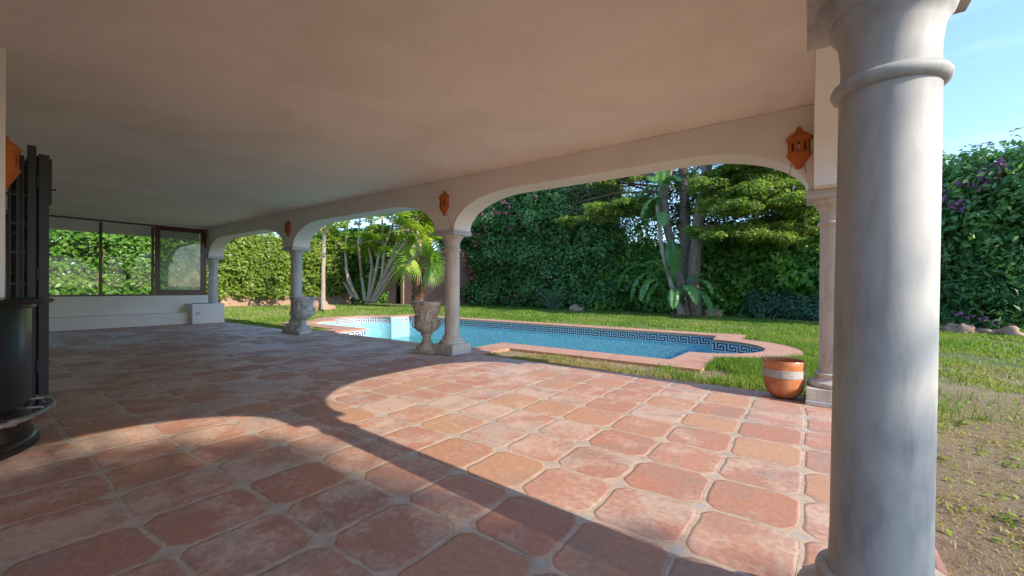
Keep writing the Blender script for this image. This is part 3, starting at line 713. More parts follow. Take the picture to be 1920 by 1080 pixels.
# back row: bougainvillea, ivy hedge
hedge('bougainvillea', (-21.5, 22.2), (-8.7, 21.5), lambda s: 6.2+1.6*np.sin(np.clip(s, 0, 1)*PI)**.7, 2.0, 5200, 18, .25, M['lf_boug'], (0, -1), 'tall dark green bougainvillea mass with pink flowers beside the middle column', 'bougainvillea', rad=.45, hv=.7, seed=6, lump=1.7)
bo = [o for o in C.objects if o.name.startswith('bougainvillea')][0]
pk = []
for (u, v, k) in [(905, 425, 3), (925, 402, 7), (942, 400, 5), (958, 430, 3), (895, 448, 4), (890, 460, 4), (872, 500, 5), (880, 510, 4), (887, 520, 6), (870, 530, 4), (920, 475, 3), (930, 492, 3), (965, 395, 3), (905, 402, 4), (936, 505, 2), (952, 552, 2), (975, 560, 2), (868, 478, 5), (945, 380, 6), (1000, 372, 4), (1020, 430, 2), (925, 540, 2), (985, 415, 2), (878, 545, 4)]:
    p = at(u, v, 21.1)
    for _ in range(k): pk.append((p.x+random.gauss(0, .22), p.y+random.uniform(-.25, .1), p.z+random.gauss(0, .16)))
V, r = clusters(pk, .10, 8, .085, aspect=.8); raw_mesh('blossoms', V, 4, r, M['fl_pink'], bo, kind='stuff')
hedge('ivy_hedge', (-11.5, 22.0), (4.0, 21.2), lambda s: 3.6+.6*np.cos(s*9), 1.2, 3200, 16, .27, M['lf_ivy'], (0, -1), 'glossy dark ivy hedge behind the banana plant and cypress', 'hedge', rad=.4, hv=.5, seed=8, lump=1.3)
hedge('screen_hedge', (-12.5, 22.9), (4.5, 22.6), 6.8, .8, 1900, 16, .20, M['lf_boug'], (0, -1), 'thin leafy screen with pale sky showing through above the ivy', 'hedge', rad=.38, hv=.8, seed=12, gaps=.42, bottom=2.6)
hedge('pittosporum_shrub', (-2.2, 20.6), (.9, 20.3), .85, .8, 300, 20, .16, M['lf_blue'], (0, -1), 'low blue-green shrub at the foot of the ivy hedge', 'shrub', rad=.3, hv=.25, seed=14, stems=False)
# right bush mass
def blob_tree(name, blobs, ncl, npc, size, mat, label, cat, trunk=None, mtrunk=None, rad=.35, group=None, aspect=.5):
    t = empty(name, (0, 0, 0), label=label, cat=cat, group=group)
    c = []; o = []
    wts = np.array([b[1][0]*b[1][2] for b in blobs]); wts = wts/wts.sum()
    for (bc, br), w_ in zip(blobs, wts):
        k = max(4, int(ncl*w_)); u = unit(RNG.normal(size=(k, 3))); rr = (.55+.45*RNG.random(k)**.4)[:, None]
        rr = rr*(1+.18*np.sin(u[:, :1]*7+u[:, 2:]*9+bc[0]))
        c.append(np.array(bc)+u*rr*np.array(br)); o.append(u)
    c = np.concatenate(c); o = np.concatenate(o); kp = c[:, 2] > .15; c, o = c[kp], o[kp]
    V, r = clusters(c, rad*(.6+.8*RNG.random(len(c))), npc, size, out=o, aspect=aspect); raw_mesh('crown', V, 4, r, mat, t)
    if trunk:
        mb = MB()
        for pts, rr in trunk: mb.tube(pts, rr, 9)
        mb.build('trunk', mtrunk or M['bark'], t, True)
    return t
def B(u, v, Y, rx, ry, rz): p = at(u, v, Y); return ((p.x, p.y, p.z), (rx, ry, rz))
rb = G(1850, 615)
t = blob_tree('flowering_tree', [B(1900, 330, 19.3, 1.9, 1.4, .9), B(1830, 370, 19.3, 1.6, 1.2, .9), B(1935, 360, 18.8, 1.8, 1.5, 1.2), B(1800, 375, 19, 1.3, 1, .75), B(1755, 415, 19.3, 1.2, 1.2, .9), B(1780, 435, 19, 1.5, 1.2, .8), B(1880, 420, 19, 1.6, 1, .7)],
    850, 22, .20, M['lf_right'], 'large bushy tree with purple flowers against the sky at the right', 'tree',
    [([(5.3, 18.4, 0), (5.0, 18.4, 1.6), (4.6, 18.5, 2.7), (3.6, 18.7, 3.6)], [.14, .12, .10, .05]), ([(5.0, 18.4, 1.5), (5.7, 18.2, 2.8), (6.6, 18.0, 4.0)], [.1, .09, .04]), ([(5.0, 18.4, 1.2), (5.1, 18.1, 2.6), (5.0, 17.8, 4.0)], [.1, .08, .04])])
pk = []
for (u, v, k) in [(1862, 322, 7), (1852, 334, 8), (1873, 314, 4), (1790, 352, 3), (1800, 383, 7), (1868, 348, 3), (1775, 368, 3), (1840, 345, 3)]:
    p = at(u, v, 18.0)
    for _ in range(k): pk.append((p.x+random.gauss(0, .10), p.y+random.uniform(-.15, .1), p.z+random.gauss(0, .08)))
V, r = clusters(pk, .11, 12, .10, aspect=.8); raw_mesh('blossoms', V, 4, r, M['fl_purple'], t, kind='stuff')
t = blob_tree('oleander_bush', [B(1800, 480, 19.4, 1.2, .9, .9), B(1850, 500, 19.0, 1.2, .8, .8), B(1900, 480, 18.9, 1.2, .9, 1.0), B(1880, 560, 18.5, 1.0, .6, .7), B(1805, 540, 19, .9, .7, .6), B(1940, 520, 18.8, 1.3, .9, 1.2), B(1770, 520, 19.6, .9, .8, 1.2), B(1850, 450, 19.2, 1.1, .8, .6)],
    900, 22, .20, M['lf_right'], 'dense green shrub under the flowering tree at the right', 'shrub', aspect=.32)
t = blob_tree('flowerbed_plant', [B(1805, 600, 18.6, .7, .4, .3), B(1850, 602, 18.3, .6, .35, .3), B(1780, 596, 18.7, .4, .4, .4), B(1870, 604, 18.2, .4, .3, .2)],
    90, 34, .17, M['lf_right'], 'low leafy plants with lilac flowers behind the edging rocks', 'plant', aspect=.25, rad=.22)
pk = []
for (u, v, k) in [(1800, 589, 3), (1812, 594, 3), (1850, 598, 4), (1866, 603, 2), (1892, 609, 2), (1823, 592, 1)]:
    p = at(u, v, 17.85)
    for _ in range(k): pk.append((p.x+random.gauss(0, .05), p.y, p.z+random.gauss(0, .03)))
V, r = clusters(pk, .05, 10, .06, aspect=.8); raw_mesh('blossoms', V, 4, r, M['fl_purple'], t, kind='stuff')
def rock_mesh(s, seed):
    rn = random.Random(seed); bm = bmesh.new(); bmesh.ops.create_icosphere(bm, subdivisions=3, radius=1)
    ph = [rn.uniform(0, 6) for _ in range(6)]
    for v in bm.verts:
        c = v.co; k = 1+.22*math.sin(c.x*3+ph[0])*math.cos(c.y*2.6+ph[1])+.15*math.sin(c.z*5+ph[2]+c.x*3)+.06*math.sin(c.x*11+ph[3])*math.sin(c.y*13+ph[4])
        v.co = Vector((c.x*s[0]*k, c.y*s[1]*k, max(-.35, c.z)*s[2]*k))
    me = bpy.data.meshes.new('rock'); bm.to_mesh(me); bm.free(); me.materials.append(M['rock']); return me
RK = [('leftmost rock of the flowerbed edging, dark and low beside the near column', 1782, 620, .22, .2), ('flat pale rock second from the left in the flowerbed edging', 1796, 621, .24, .12),
      ('upright orange rock standing highest in the flowerbed edging', 1812, 622, .21, .24), ('long low rock right of the upright orange one', 1838, 622, .30, .14),
      ('small flat rock between the long low one and the large pale one', 1862, 624, .18, .10), ('large pale orange boulder near the right end of the flowerbed edging', 1892, 626, .33, .21),
      ('small rock at the foot of the spiky grey-green clump', 1080, 583, .35, .28), ('brown rock just left of the cypress foot', 1275, 591, .38, .3), ('orange rock right of the banana plant leaves', 1328, 592, .32, .27), ('round rock right of the banana plant, farther right of two', 1343, 592, .30, .30),
      ('stones heaped around the slim trunk of the leaning tree', 606, 581, .55, .42), ('pale stone to the right of the slim leaning tree', 622, 578, .28, .2), ('small white stone in front of the pink shed', 770, 566, .35, .4)]
for i, (lb, u, v, s, h) in enumerate(RK):
    p = G(u, v); me = rock_mesh((s, s*.7, h), i); o = bpy.data.objects.new('rock', me); C.objects.link(o); o.location = (p.x, p.y, GZ+h*.30); o.rotation_euler = (0, 0, i*1.7)
    for q in me.polygons: q.use_smooth = True
    tag(o, lb, 'rock', 'rocks in the garden')
# ---- cypress
base = G(1295, 588); by = 20.2
cyp = empty('cypress_tree', (0, 0, 0), label='old many-trunked cypress with layered yellow-green branches', cat='tree')
def limb(mb, pix, rads, Y0, seg=10, yo=None):
    pts = []
    for i, (u, v) in enumerate(pix): pts.append(at(u, v, Y0+(yo[i] if yo else 0)))
    # resample with slight wobble
    out = []; rr = []
    for i in range(len(pts)-1):
        for k in range(4):
            s = k/4; p = pts[i].lerp(pts[i+1], s); out.append(p+Vector((random.uniform(-1, 1), random.uniform(-1, 1), 0))*rads[i]*.12); rr.append(rads[i]*(1-s)+rads[i+1]*s)
    out.append(pts[-1]); rr.append(rads[-1]); mb.tube(out, rr, seg)
for pix, rads, yo in [([(1300, 592), (1298, 520), (1310, 420), (1325, 330), (1330, 240)], [.33, .27, .26, .22, .16], None),
                      ([(1285, 592), (1268, 500), (1250, 420), (1243, 370), (1258, 300), (1262, 240)], [.26, .19, .18, .22, .15, .12], [-.2]*6),
                      ([(1293, 592), (1285, 470), (1285, 400), (1280, 300), (1275, 240)], [.28, .24, .24, .2, .15], [.7]*5),
                      ([(1247, 375), (1240, 340), (1238, 290), (1230, 240)], [.17, .14, .12, .1], [0]*4)]:
    mb = MB(); limb(mb, pix, rads, by, yo=yo); mb.build('trunk', M['bark'], cyp, True)
mb = MB(); pads = []; dark = []
rn = random.Random(21)
def bough(x0, y0, x1, y1, dy, n, w, drop=0):
    """branch from trunk pixel to tip pixel with foliage pads along the outer part"""
    a = at(x0, y0, by); b = at(x1, y1, by+dy)
    mid = a.lerp(b, .5)+Z*.25
    mb.tube([a, a.lerp(mid, .6), mid, mid.lerp(b, .6), b], [.07, .055, .04, .03, .012], 6)
    for k in range(n):
        s = .35+.65*(k+.5)/n; c = a.lerp(b, s)+Z*(.18*math.sin(s*3))
        sc = w*(1.1-.45*abs(s-.65)*2)
        pads.append((c.x+rn.gauss(0, .12), c.y+rn.uniform(-.5, .4), c.z+rn.gauss(.03, .08), sc))
        if rn.random() < .75: pads.append((c.x+rn.uniform(-.5, .5), c.y+rn.uniform(-.9, .6), c.z+rn.uniform(-.22, .18), sc*.75))
for args in [(1310, 345, 1420, 315, -1.0, 6, .55), (1310, 350, 1500, 330, .2, 8, .6), (1310, 330, 1555, 360, -.6, 9, .6), (1315, 375, 1445, 362, -1.6, 7, .62), (1315, 370, 1340, 352, -2.2, 4, .5),
             (1315, 400, 1500, 385, -1.2, 9, .62), (1315, 385, 1560, 400, -.4, 9, .62), (1315, 380, 1400, 395, -2.0, 6, .6), (1310, 395, 1370, 400, -2.4, 5, .5),
             (1300, 430, 1440, 448, -1.6, 7, .55), (1300, 430, 1490, 460, -1.2, 7, .5), (1305, 440, 1345, 450, -2.0, 4, .45), (1305, 425, 1560, 440, .3, 7, .55), (1310, 330, 1470, 300, -.5, 7, .6), (1320, 300, 1540, 310, -.3, 8, .65),
             (1320, 290, 1450, 280, -1.2, 7, .6), (1320, 300, 1500, 285, -.8, 8, .6), (1310, 300, 1390, 290, -1.8, 5, .55), (1245, 330, 1120, 350, -.8, 5, .45), (1250, 300, 1100, 330, .2, 5, .45), (1245, 400, 1060, 418, -1.2, 6, .55), (1245, 390, 1110, 395, -1.5, 6, .5), (1245, 385, 1160, 400, -1.0, 4, .45)]:
    bough(*args)
for args in [(1245, 350, 1090, 355, 0, 0, .4), (1245, 340, 1100, 330, .3, 0, .4), (1245, 360, 1080, 380, -.4, 0, .4), (1245, 365, 1130, 350, .5, 0, .4), (1245, 330, 1130, 340, .3, 0, .4), (1300, 420, 1360, 425, .3, 0, .4)]: bough(*args)
mb.build('branches', M['twig'], cyp, True)
pads = np.array(pads)
V = []; R_ = []
for px, py, pz, sc in pads:
    k = 12; ang = RNG.random(k)*2*PI; rr = RNG.random(k)**.5*sc*1.05
    cc = np.c_[px+rr*np.cos(ang)*1.25, py+rr*np.sin(ang)*.9, pz+.18*sc-.30*rr*rr/max(sc, .1)+RNG.normal(size=k)*.04]
    v, r = clusters(cc, .20, 26, .135, flat=.6, updir=.8, aspect=.42); V.append(v); R_.append(np.clip(r*.75+RNG.random()*.25-.05, 0, 1))
raw_mesh('crown', np.concatenate(V), 4, np.concatenate(R_), M['lf_cyp'], cyp)
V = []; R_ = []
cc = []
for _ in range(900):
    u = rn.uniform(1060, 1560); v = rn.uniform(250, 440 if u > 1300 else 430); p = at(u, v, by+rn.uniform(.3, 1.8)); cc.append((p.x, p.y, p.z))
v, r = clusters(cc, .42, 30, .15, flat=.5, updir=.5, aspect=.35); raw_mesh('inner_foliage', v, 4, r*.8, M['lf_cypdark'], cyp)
# twig tangle on the left boughs
mb = MB()
for _ in range(260):
    u = rn.uniform(1070, 1250); v = rn.uniform(300, 415); a = at(u, v, by+rn.uniform(-.5, .6)); b = a+Vector((rn.uniform(-1.1, -.3), rn.uniform(-.4, .4), rn.uniform(-.25, .3)))
    mb.tube([a, a.lerp(b, .5)+Z*rn.uniform(-.08, .08), b], [.012, .009, .004], 4, cap=False)
mb.build('bare_twigs', M['twig'], cyp, True)
# ---- big leaves
def blade(mb, base, d, L, W_, droop, tears=6, fold=.25, n=14, seed=0):
    """banana-like leaf: midrib along d bending down, two torn halves"""
    rn = random.Random(seed); d = Vector(d).normalized(); side = d.cross(Z)
    if side.length < .1: side = Vector((1, 0, 0))
    side.normalize(); p = Vector(base); mid = [p.copy()]; dirs = [d.copy()]
    for i in range(n):
        d = (d - Z*droop/n*(1+i/n)).normalized(); p = p+d*L/n; mid.append(p.copy()); dirs.append(d.copy())
    for s in (-1, 1):
        gap = 0
        for i in range(n):
            t0, t1 = i/n, (i+1)/n
            w0 = W_*math.sin(PI*min(1, .08+t0*.92))**.55; w1 = W_*math.sin(PI*min(1, .08+t1*.92))**.55 if i < n-1 else .0
            up0 = side.cross(dirs[i]).normalized(); up1 = side.cross(dirs[i+1]).normalized()
            torn = rn.random() < tears/n
            sag = rn.uniform(.25, .55) if tears else .1
            k = .5 if torn else 0.0
            e0 = mid[i]+side*s*w0*(1-.15*sag)+up0*(fold*w0-sag*w0*.8)+dirs[i]*w0*.25; e1 = mid[i+1]+side*s*w1*(1-.15*sag)+up1*(fold*w1-sag*w1*.8)+dirs[i+1]*w1*.25
            e1 = e1.lerp(e0, k)
            m0 = mid[i]+side*s*w0*.5+up0*fold*w0*.7+dirs[i]*w0*.1; m1 = mid[i+1]+side*s*w1*.5+up1*fold*w1*.7+dirs[i+1]*w1*.1
            m1b = m1.lerp(m0, k*.4)
            mb.add([mid[i], mid[i+1], m1b, m0, e1, e0], [(0, 1, 2, 3), (3, 2, 4, 5)])
def setr(o, fn):
    me = o.data; a = me.attributes.new('r', 'FLOAT', 'FACE'); a.data.foreach_set('value', [fn(i) for i in range(len(me.polygons))])
def petiole(mb, a, b, r=.025, sag=.1):
    a = Vector(a); b = Vector(b); mb.tube([a, a.lerp(b, .5)+Z*sag, b], [r, r*.8, r*.55], 6)
def big_leaf(root, mat, a, b, pr, sag, dd, L, W_, dr, te, fold, n, seed):
    m1 = MB(); blade(m1, b, dd, L, W_, dr, te, fold, n, seed); o = m1.build('leaf', mat, root)
    t0 = random.random()*.55+(.35 if random.random() < .12 else 0); setr(o, lambda i: min(1, t0+random.random()*.25))
    m2 = MB(); petiole(m2, a, b, pr, sag); q = m2.build('leaf_stalk', mat, o, True); setr(q, lambda i: .4)
BY2 = 19.4
ban = empty('banana_plant', (0, 0, 0), label='tall bird-of-paradise plant with torn paddle leaves by the cypress trunks', cat='plant')
mb = MB(); limb(mb, [(1278, 590), (1262, 545), (1248, 500), (1240, 460), (1235, 410), (1231, 385)], [.16, .12, .09, .10, .09, .07], BY2, 8); mb.build('stalk', M['barklichen'], ban, True)
lv = MB(); pt = MB(); sd = 0
# top leaves: (petiole start px, leaf base px, dir (x,y,z), length, width, droop)
for (u0, v0, u1, v1, dd, L, W_, dr, te) in [(1231, 385, 1236, 350, (-1, -.3, .45), 1.4, .24, 1.9, 8), (1231, 385, 1240, 352, (.15, -.2, 1), 1.3, .26, .6, 2), (1232, 390, 1246, 345, (.6, -.3, .7), 1.1, .24, 1.5, 6), (1233, 400, 1240, 372, (-.6, -.5, .2), 1.5, .26, 2.0, 8),
     (1234, 405, 1238, 380, (-.9, .3, .1), 1.4, .24, 1.9, 7), (1235, 420, 1238, 405, (-.7, -.2, -.1), 1.5, .24, 1.4, 9), (1235, 415, 1240, 398, (.3, -.7, .1), 1.2, .22, 1.8, 8), (1231, 390, 1228, 345, (-.3, .4, .9), 1.3, .26, 1.4, 4)]:
    a = at(u0, v0, BY2); b = at(u1, v1, BY2); big_leaf(ban, M['lf_banana'], a, b, .03, .05, dd, L, W_*1.35, dr, te, .25, 14, sd); sd += 1
# lower clump
for (u1, v1, dd, L, W_, dr, te) in [(1215, 500, (-1, -.2, .45), 2.0, .32, 1.8, 5), (1225, 512, (-.9, -.7, .25), 1.9, .30, 2.4, 9), (1240, 530, (-.7, -.6, -.1), 1.3, .25, 1.9, 9), (1262, 520, (.25, -.4, 1), 1.5, .25, .5, 3), (1262, 505, (-.1, .2, 1), 1.5, .32, .5, 2),
     (1275, 540, (.7, -.6, .6), 1.6, .30, 2.0, 6), (1290, 545, (.9, -.3, .4), 1.8, .28, 2.3, 8), (1285, 530, (.6, .3, .9), 1.4, .28, 1.5, 4), (1230, 525, (-.5, -.9, .3), 1.5, .27, 2.2, 8), (1268, 545, (.1, -.9, .5), 1.5, .28, 2.1, 6), (1300, 530, (1, -.2, .8), 1.2, .25, 2.2, 5), (1250, 515, (-.4, -.2, .9), 1.3, .3, 1.3, 3)]:
    b = at(u1, v1, BY2-.2); big_leaf(ban, M['lf_banana'], G(1272+random.uniform(-12, 14), 591), b, .035, .1, dd, L, W_, dr, te, .25, 14, sd); sd += 1
# grey green clump
st = empty('strelitzia_clump', (0, 0, 0), label='spiky grey-green strelitzia clump at the back of the lawn', cat='plant')
lv = MB(); pt = MB(); c0 = G(1038, 580)
for k in range(46):
    a = random.random()*2*PI; el = random.uniform(.45, 1.35); d = Vector((math.cos(a)*math.cos(el), math.sin(a)*math.cos(el)*.8, math.sin(el)))
    L1 = random.uniform(.5, 1.05); b = Vector((c0.x+math.cos(a)*.12, c0.y+math.sin(a)*.12, GZ)); e = b+d*L1; big_leaf(st, M['lf_strel'], b, e, .014, .0, d-Z*.1, random.uniform(.5, .75), .085, .6, 0, .35, 6, k)
# ---- many-stemmed tree (plumeria like)
ft = empty('multistem_tree', (0, 0, 0), label='many-stemmed tree fanning out with drooping yellow-green leaves', cat='tree')
FY = 17.0; base = at(690, 566, FY)
stems = [[(704, 565), (745, 500), (785, 420), (830, 388)], [(703, 564), (750, 510), (790, 470), (780, 420)], [(668, 560), (652, 515), (628, 470), (600, 430)], [(672, 562), (652, 525), (647, 470), (655, 400)], [(685, 565), (678, 520), (672, 460), (676, 395)],
         [(690, 566), (698, 500), (690, 450), (700, 390)], [(692, 565), (705, 510), (715, 450), (718, 385)], [(697, 566), (716, 520), (722, 460), (752, 380)], [(700, 565), (728, 500), (755, 430), (765, 395)], [(702, 564), (735, 490), (770, 440), (800, 395)], 
         [(662, 558), (640, 520), (615, 480), (603, 450)], [(699, 564), (740, 500), (752, 470), (748, 400)]]
tips = []
for i, sp in enumerate(stems):
    mb = MB(); yo = [0, random.uniform(-.5, .5), random.uniform(-1, 1), random.uniform(-1.6, 1.6)]
    limb(mb, sp, [.12, .095, .08, .05], FY, 8, yo)
    for j in (2, 3):
        a = at(*sp[j], FY+yo[j]); 
        for _ in range(5):
            b = a+Vector((random.uniform(-1.1, 1.1), random.uniform(-.9, .9), random.uniform(.0, 1.1))); mb.tube([a, a.lerp(b, .5)+Z*.1, b], [.04, .03, .018], 5); tips.append(b)
        tips.append(a)
    mb.build('stem', M['barkpale'], ft, True)
tips = np.array([tuple(t) for t in tips]); tips = tips[tips[:, 2] > 3.6]
cc = np.concatenate([tips+RNG.normal(size=tips.shape)*np.array([.4, .4, .3]) for _ in range(3)]); cc[:, 1] += RNG.uniform(-.1, 1.3, len(cc)); cc[:, 2] += .1
N = len(cc)*24; idx = np.repeat(np.arange(len(cc)), 24); a = RNG.random(N)*2*PI; el = RNG.uniform(-.8, .5, N)
D = np.c_[np.cos(a)*np.cos(el), np.sin(a)*np.cos(el), np.sin(el)-.25]; Lf = .46*(.7+.6*RNG.random(N))
P_ = cc[idx]+D*(Lf*.55)[:, None]; Nn = np.c_[RNG.normal(size=N)*.4, RNG.normal(size=N)*.4, np.ones(N)]
V = leaf_quads(P_, Nn, Lf, .27, D, .1); raw_mesh('crown', V, 4, np.clip(RNG.random(len(cc))[idx]*.7+RNG.random(N)*.3, 0, 1), M['lf_fan'], ft)
# slim leaning tree
lt = empty('slim_tree', (0, 0, 0), label='slim lichen-covered trunk leaning right at its top, on the lawn left of the pool', cat='tree')
mb = MB(); q = G(606, 582); limb(mb, [(606, 580), (606, 520), (607, 460), (608, 440), (617, 422), (625, 405)], [.13, .10, .10, .09, .09, .06], q.y, 9); mb.build('trunk', M['barklichen'], lt, True)
cc = [tuple(at(625+random.gauss(0, 16), 398+random.gauss(0, 9), q.y+random.uniform(-.5, .5))) for _ in range(38)]
v, r = clusters(cc, .3, 26, .16, updir=.3, aspect=.35); raw_mesh('crown', v, 4, r, M['lf_fan'], lt)
# tree filling behind
blob_tree('garden_tree', [B(560, 470, 19, 1.7, 1.5, 1.4), B(520, 460, 18, 1.3, 1.5, 1.2), B(600, 440, 21, 1.8, 1.5, 1.8), B(640, 500, 21, 1.8, 1, 2.0), B(545, 410, 20, 1.5, 1.4, 1.2), B(500, 415, 20, 1.2, 1, .4)], 900, 26, .16, M['lf_left'],
    'olive-green tree behind the far column and urn', 'tree', [([tuple(G(575, 572)), tuple(at(570, 500, 19)), tuple(at(560, 440, 19))], [.14, .1, .05])], M['bark'], rad=.34)
blob_tree('garden_tree', [B(830, 410, 23, 2.6, 1.6, 2.0), B(860, 470, 22.5, 1.6, 1.2, 1.6), B(800, 380, 24, 2.5, 1.5, 1.4), B(690, 470, 26, 3, 1.5, 1.4)], 1500, 26, .18, M['lf_boug'],
    'dark tree rising behind the pink shed and palm', 'tree', [([(at(840, 568, 23).x, 23, 0), tuple(at(845, 480, 23))], [.2, .12])], M['bark'], rad=.42)
# ---- pink shed
sh = empty('garden_shed', (0, 0, 0), label='small pink shed with a dark doorway behind the palm', cat='shed')
SY = 20.6; a = at(692, 566, SY); b = at(848, 566, SY); zt = at(780, 478, SY).z; d0 = at(741, 500, SY).x; d1 = at(753, 500, SY).x
mb = MB(); mb.box(a.x, d0, SY, SY+.15, GZ, zt); mb.box(d1, b.x, SY, SY+.15, GZ, zt); mb.box(d0, d1, SY+.001, SY+.149, 2.45, zt-.001)
mb.box(a.x+.001, a.x+.15, SY+.15, SY+2.5, GZ, zt); mb.box(b.x-.15, b.x-.001, SY+.15, SY+2.5, GZ, zt); mb.box(a.x+.15, b.x-.15, SY+2.35, SY+2.5, GZ, zt)
mb.build('wall', M['pinkwall'], sh)
MB().box(a.x-.1, b.x+.1, SY-.1, SY+2.6, zt+.001, zt+.14).build('roof', M['pinkwall'], sh)
MB().box(d1+.02, d1+.30, SY-.10, SY-.001, GZ, 2.7).build('pilaster', M['rock'], sh, bevel=.01)
q = at(716, 540, SY); MB().box(q.x-.2, q.x+.15, SY-.08, SY-.001, q.z-.12, q.z+.14).build('vent_box', plain('teal_box', (.03, .10, .10), .5), sh, bevel=.01)
# ---- fan palm
pal = empty('fan_palm', (0, 0, 0), label='short fan palm with a shaggy brown trunk in front of the pink shed', cat='palm tree')
PY_ = 17.5; b0 = at(784, 574, PY_); top = at(785, 503, PY_)
def shag(a, z, r): return .03*math.sin(a*7+z*19)+.035*abs(math.sin(z*16+a*2))
MB().lathe([(.36, 0), (.33, .3), (.31, .9), (.26, top.z), (.05, top.z+.2)], 40, c=(b0.x, b0.y, GZ), fn=None).build('trunk', M['palmbark'], pal, True)
mb = MB()
for k in range(260):
    z = random.uniform(.05, top.z); a = k*2.399; r = .32
    p = Vector((b0.x+r*math.cos(a), b0.y+r*math.sin(a), z)); q = p+Vector((math.cos(a)*.10, math.sin(a)*.10, .18)); t = Vector((-math.sin(a), math.cos(a), 0))*.08
    mb.add([p-t, p+t, q+t*.5, q-t*.5], [(0, 1, 2, 3)])
mb.build('leaf_bases', M['palmbark'], pal)
def fan(mb, hub, d, R, n=17, spread=1.35, droop=.5, seed=0, face=(.35, -1, .35)):
    rn = random.Random(seed); d = Vector(d).normalized(); side = d.cross(Vector(face)); side.normalize(); up = side.cross(d).normalized()
    for k in range(n):
        t = -spread+2*spread*(k+.5)/n; dv = (d*math.cos(t)+side*math.sin(t)+up*.12).normalized(); L = R*(.82+.18*math.cos(t))*rn.uniform(.93, 1.05)
        w = R*spread/n*1.15; sd = dv.cross(up).normalized(); p = Vector(hub); prev = None
        segs = [(0, .10), (.30, .75), (.52, .80), (.78, .38), (1, .03)]
        for (s, ww) in segs:
            sag = -Z*(droop*R*max(0, s-.45)**1.6*1.3)
            c = Vector(hub)+dv*L*s+sag; e = sd*w*ww*.5*(1 if s > 0 else 1); ridge = up*w*ww*.5
            cur = (c-e, c+ridge, c+e)
            if prev:
                mb.add([prev[0], prev[1], cur[1], cur[0]], [(0, 1, 2, 3)]); mb.add([prev[1], prev[2], cur[2], cur[1]], [(0, 1, 2, 3)])
            prev = cur
hub0 = Vector((b0.x, b0.y, top.z)); fans = []
for k, (u, v, dd, R, dr, tone) in enumerate([(792, 482, (.12, .0, 1), 1.85, .03, .80), (774, 486, (-.85, -.3, .7), 1.6, .25, .6), (804, 484, (.75, -.2, .8), 1.35, .3, .4), (774, 498, (-.9, -.5, .1), 1.35, .8, .99), (804, 500, (.9, -.3, -.1), 1.35, .7, .25), (784, 476, (-.35, .6, .9), 1.5, .2, .3), (764, 494, (-1, .1, .1), 1.2, .7, .8), (810, 494, (1, .3, .25), 1.3, .7, .2), (812, 508, (.9, .1, -.5), 1.0, .5, .3), (782, 484, (-.4, -.4, 1), 1.7, .12, .7), (800, 482, (.5, -.4, 1), 1.6, .12, .55), (770, 492, (-.95, -.2, .35), 1.6, .4, .5), (806, 492, (.9, -.4, .3), 1.5, .5, .35), (786, 500, (-.1, -1, .0), 1.1, .9, .85)]):
    h = at(u, v, PY_-.2+dd[1]*.6); mb = MB(); fan(mb, h, dd, R, seed=k, droop=dr)
    o = mb.build('frond', M['lf_palm'], pal); tn = [random.uniform(-.22, .22) for _ in range(40)]; setr(o, lambda i: min(1, max(0, tone+tn[i//8]+random.uniform(-.05, .05))))
    pm = MB(); petiole(pm, hub0, h, .03, .08); q = pm.build('leaf_stalk', M['lf_palm'], o, True); setr(q, lambda i: .5)
# ---- house glimpsed beyond the hedge
hs = empty('neighbour_house', (0, 0, 0), label='pale house glimpsed through gaps above the back hedge', cat='house')
MB().box(-27, -18.5, 34, 40, GZ, 9.2).build('wall', M['houseout'], hs)
MB().box(-27.3, -18.2, 33.7, 40.3, 9.201, 9.45).build('roof', M['rock'], hs)
for k in range(3): MB().box(-25.6+k*2.6, -24.4+k*2.6, 33.95, 33.999, 6.2, 7.6).build('window', M['black'], hs)
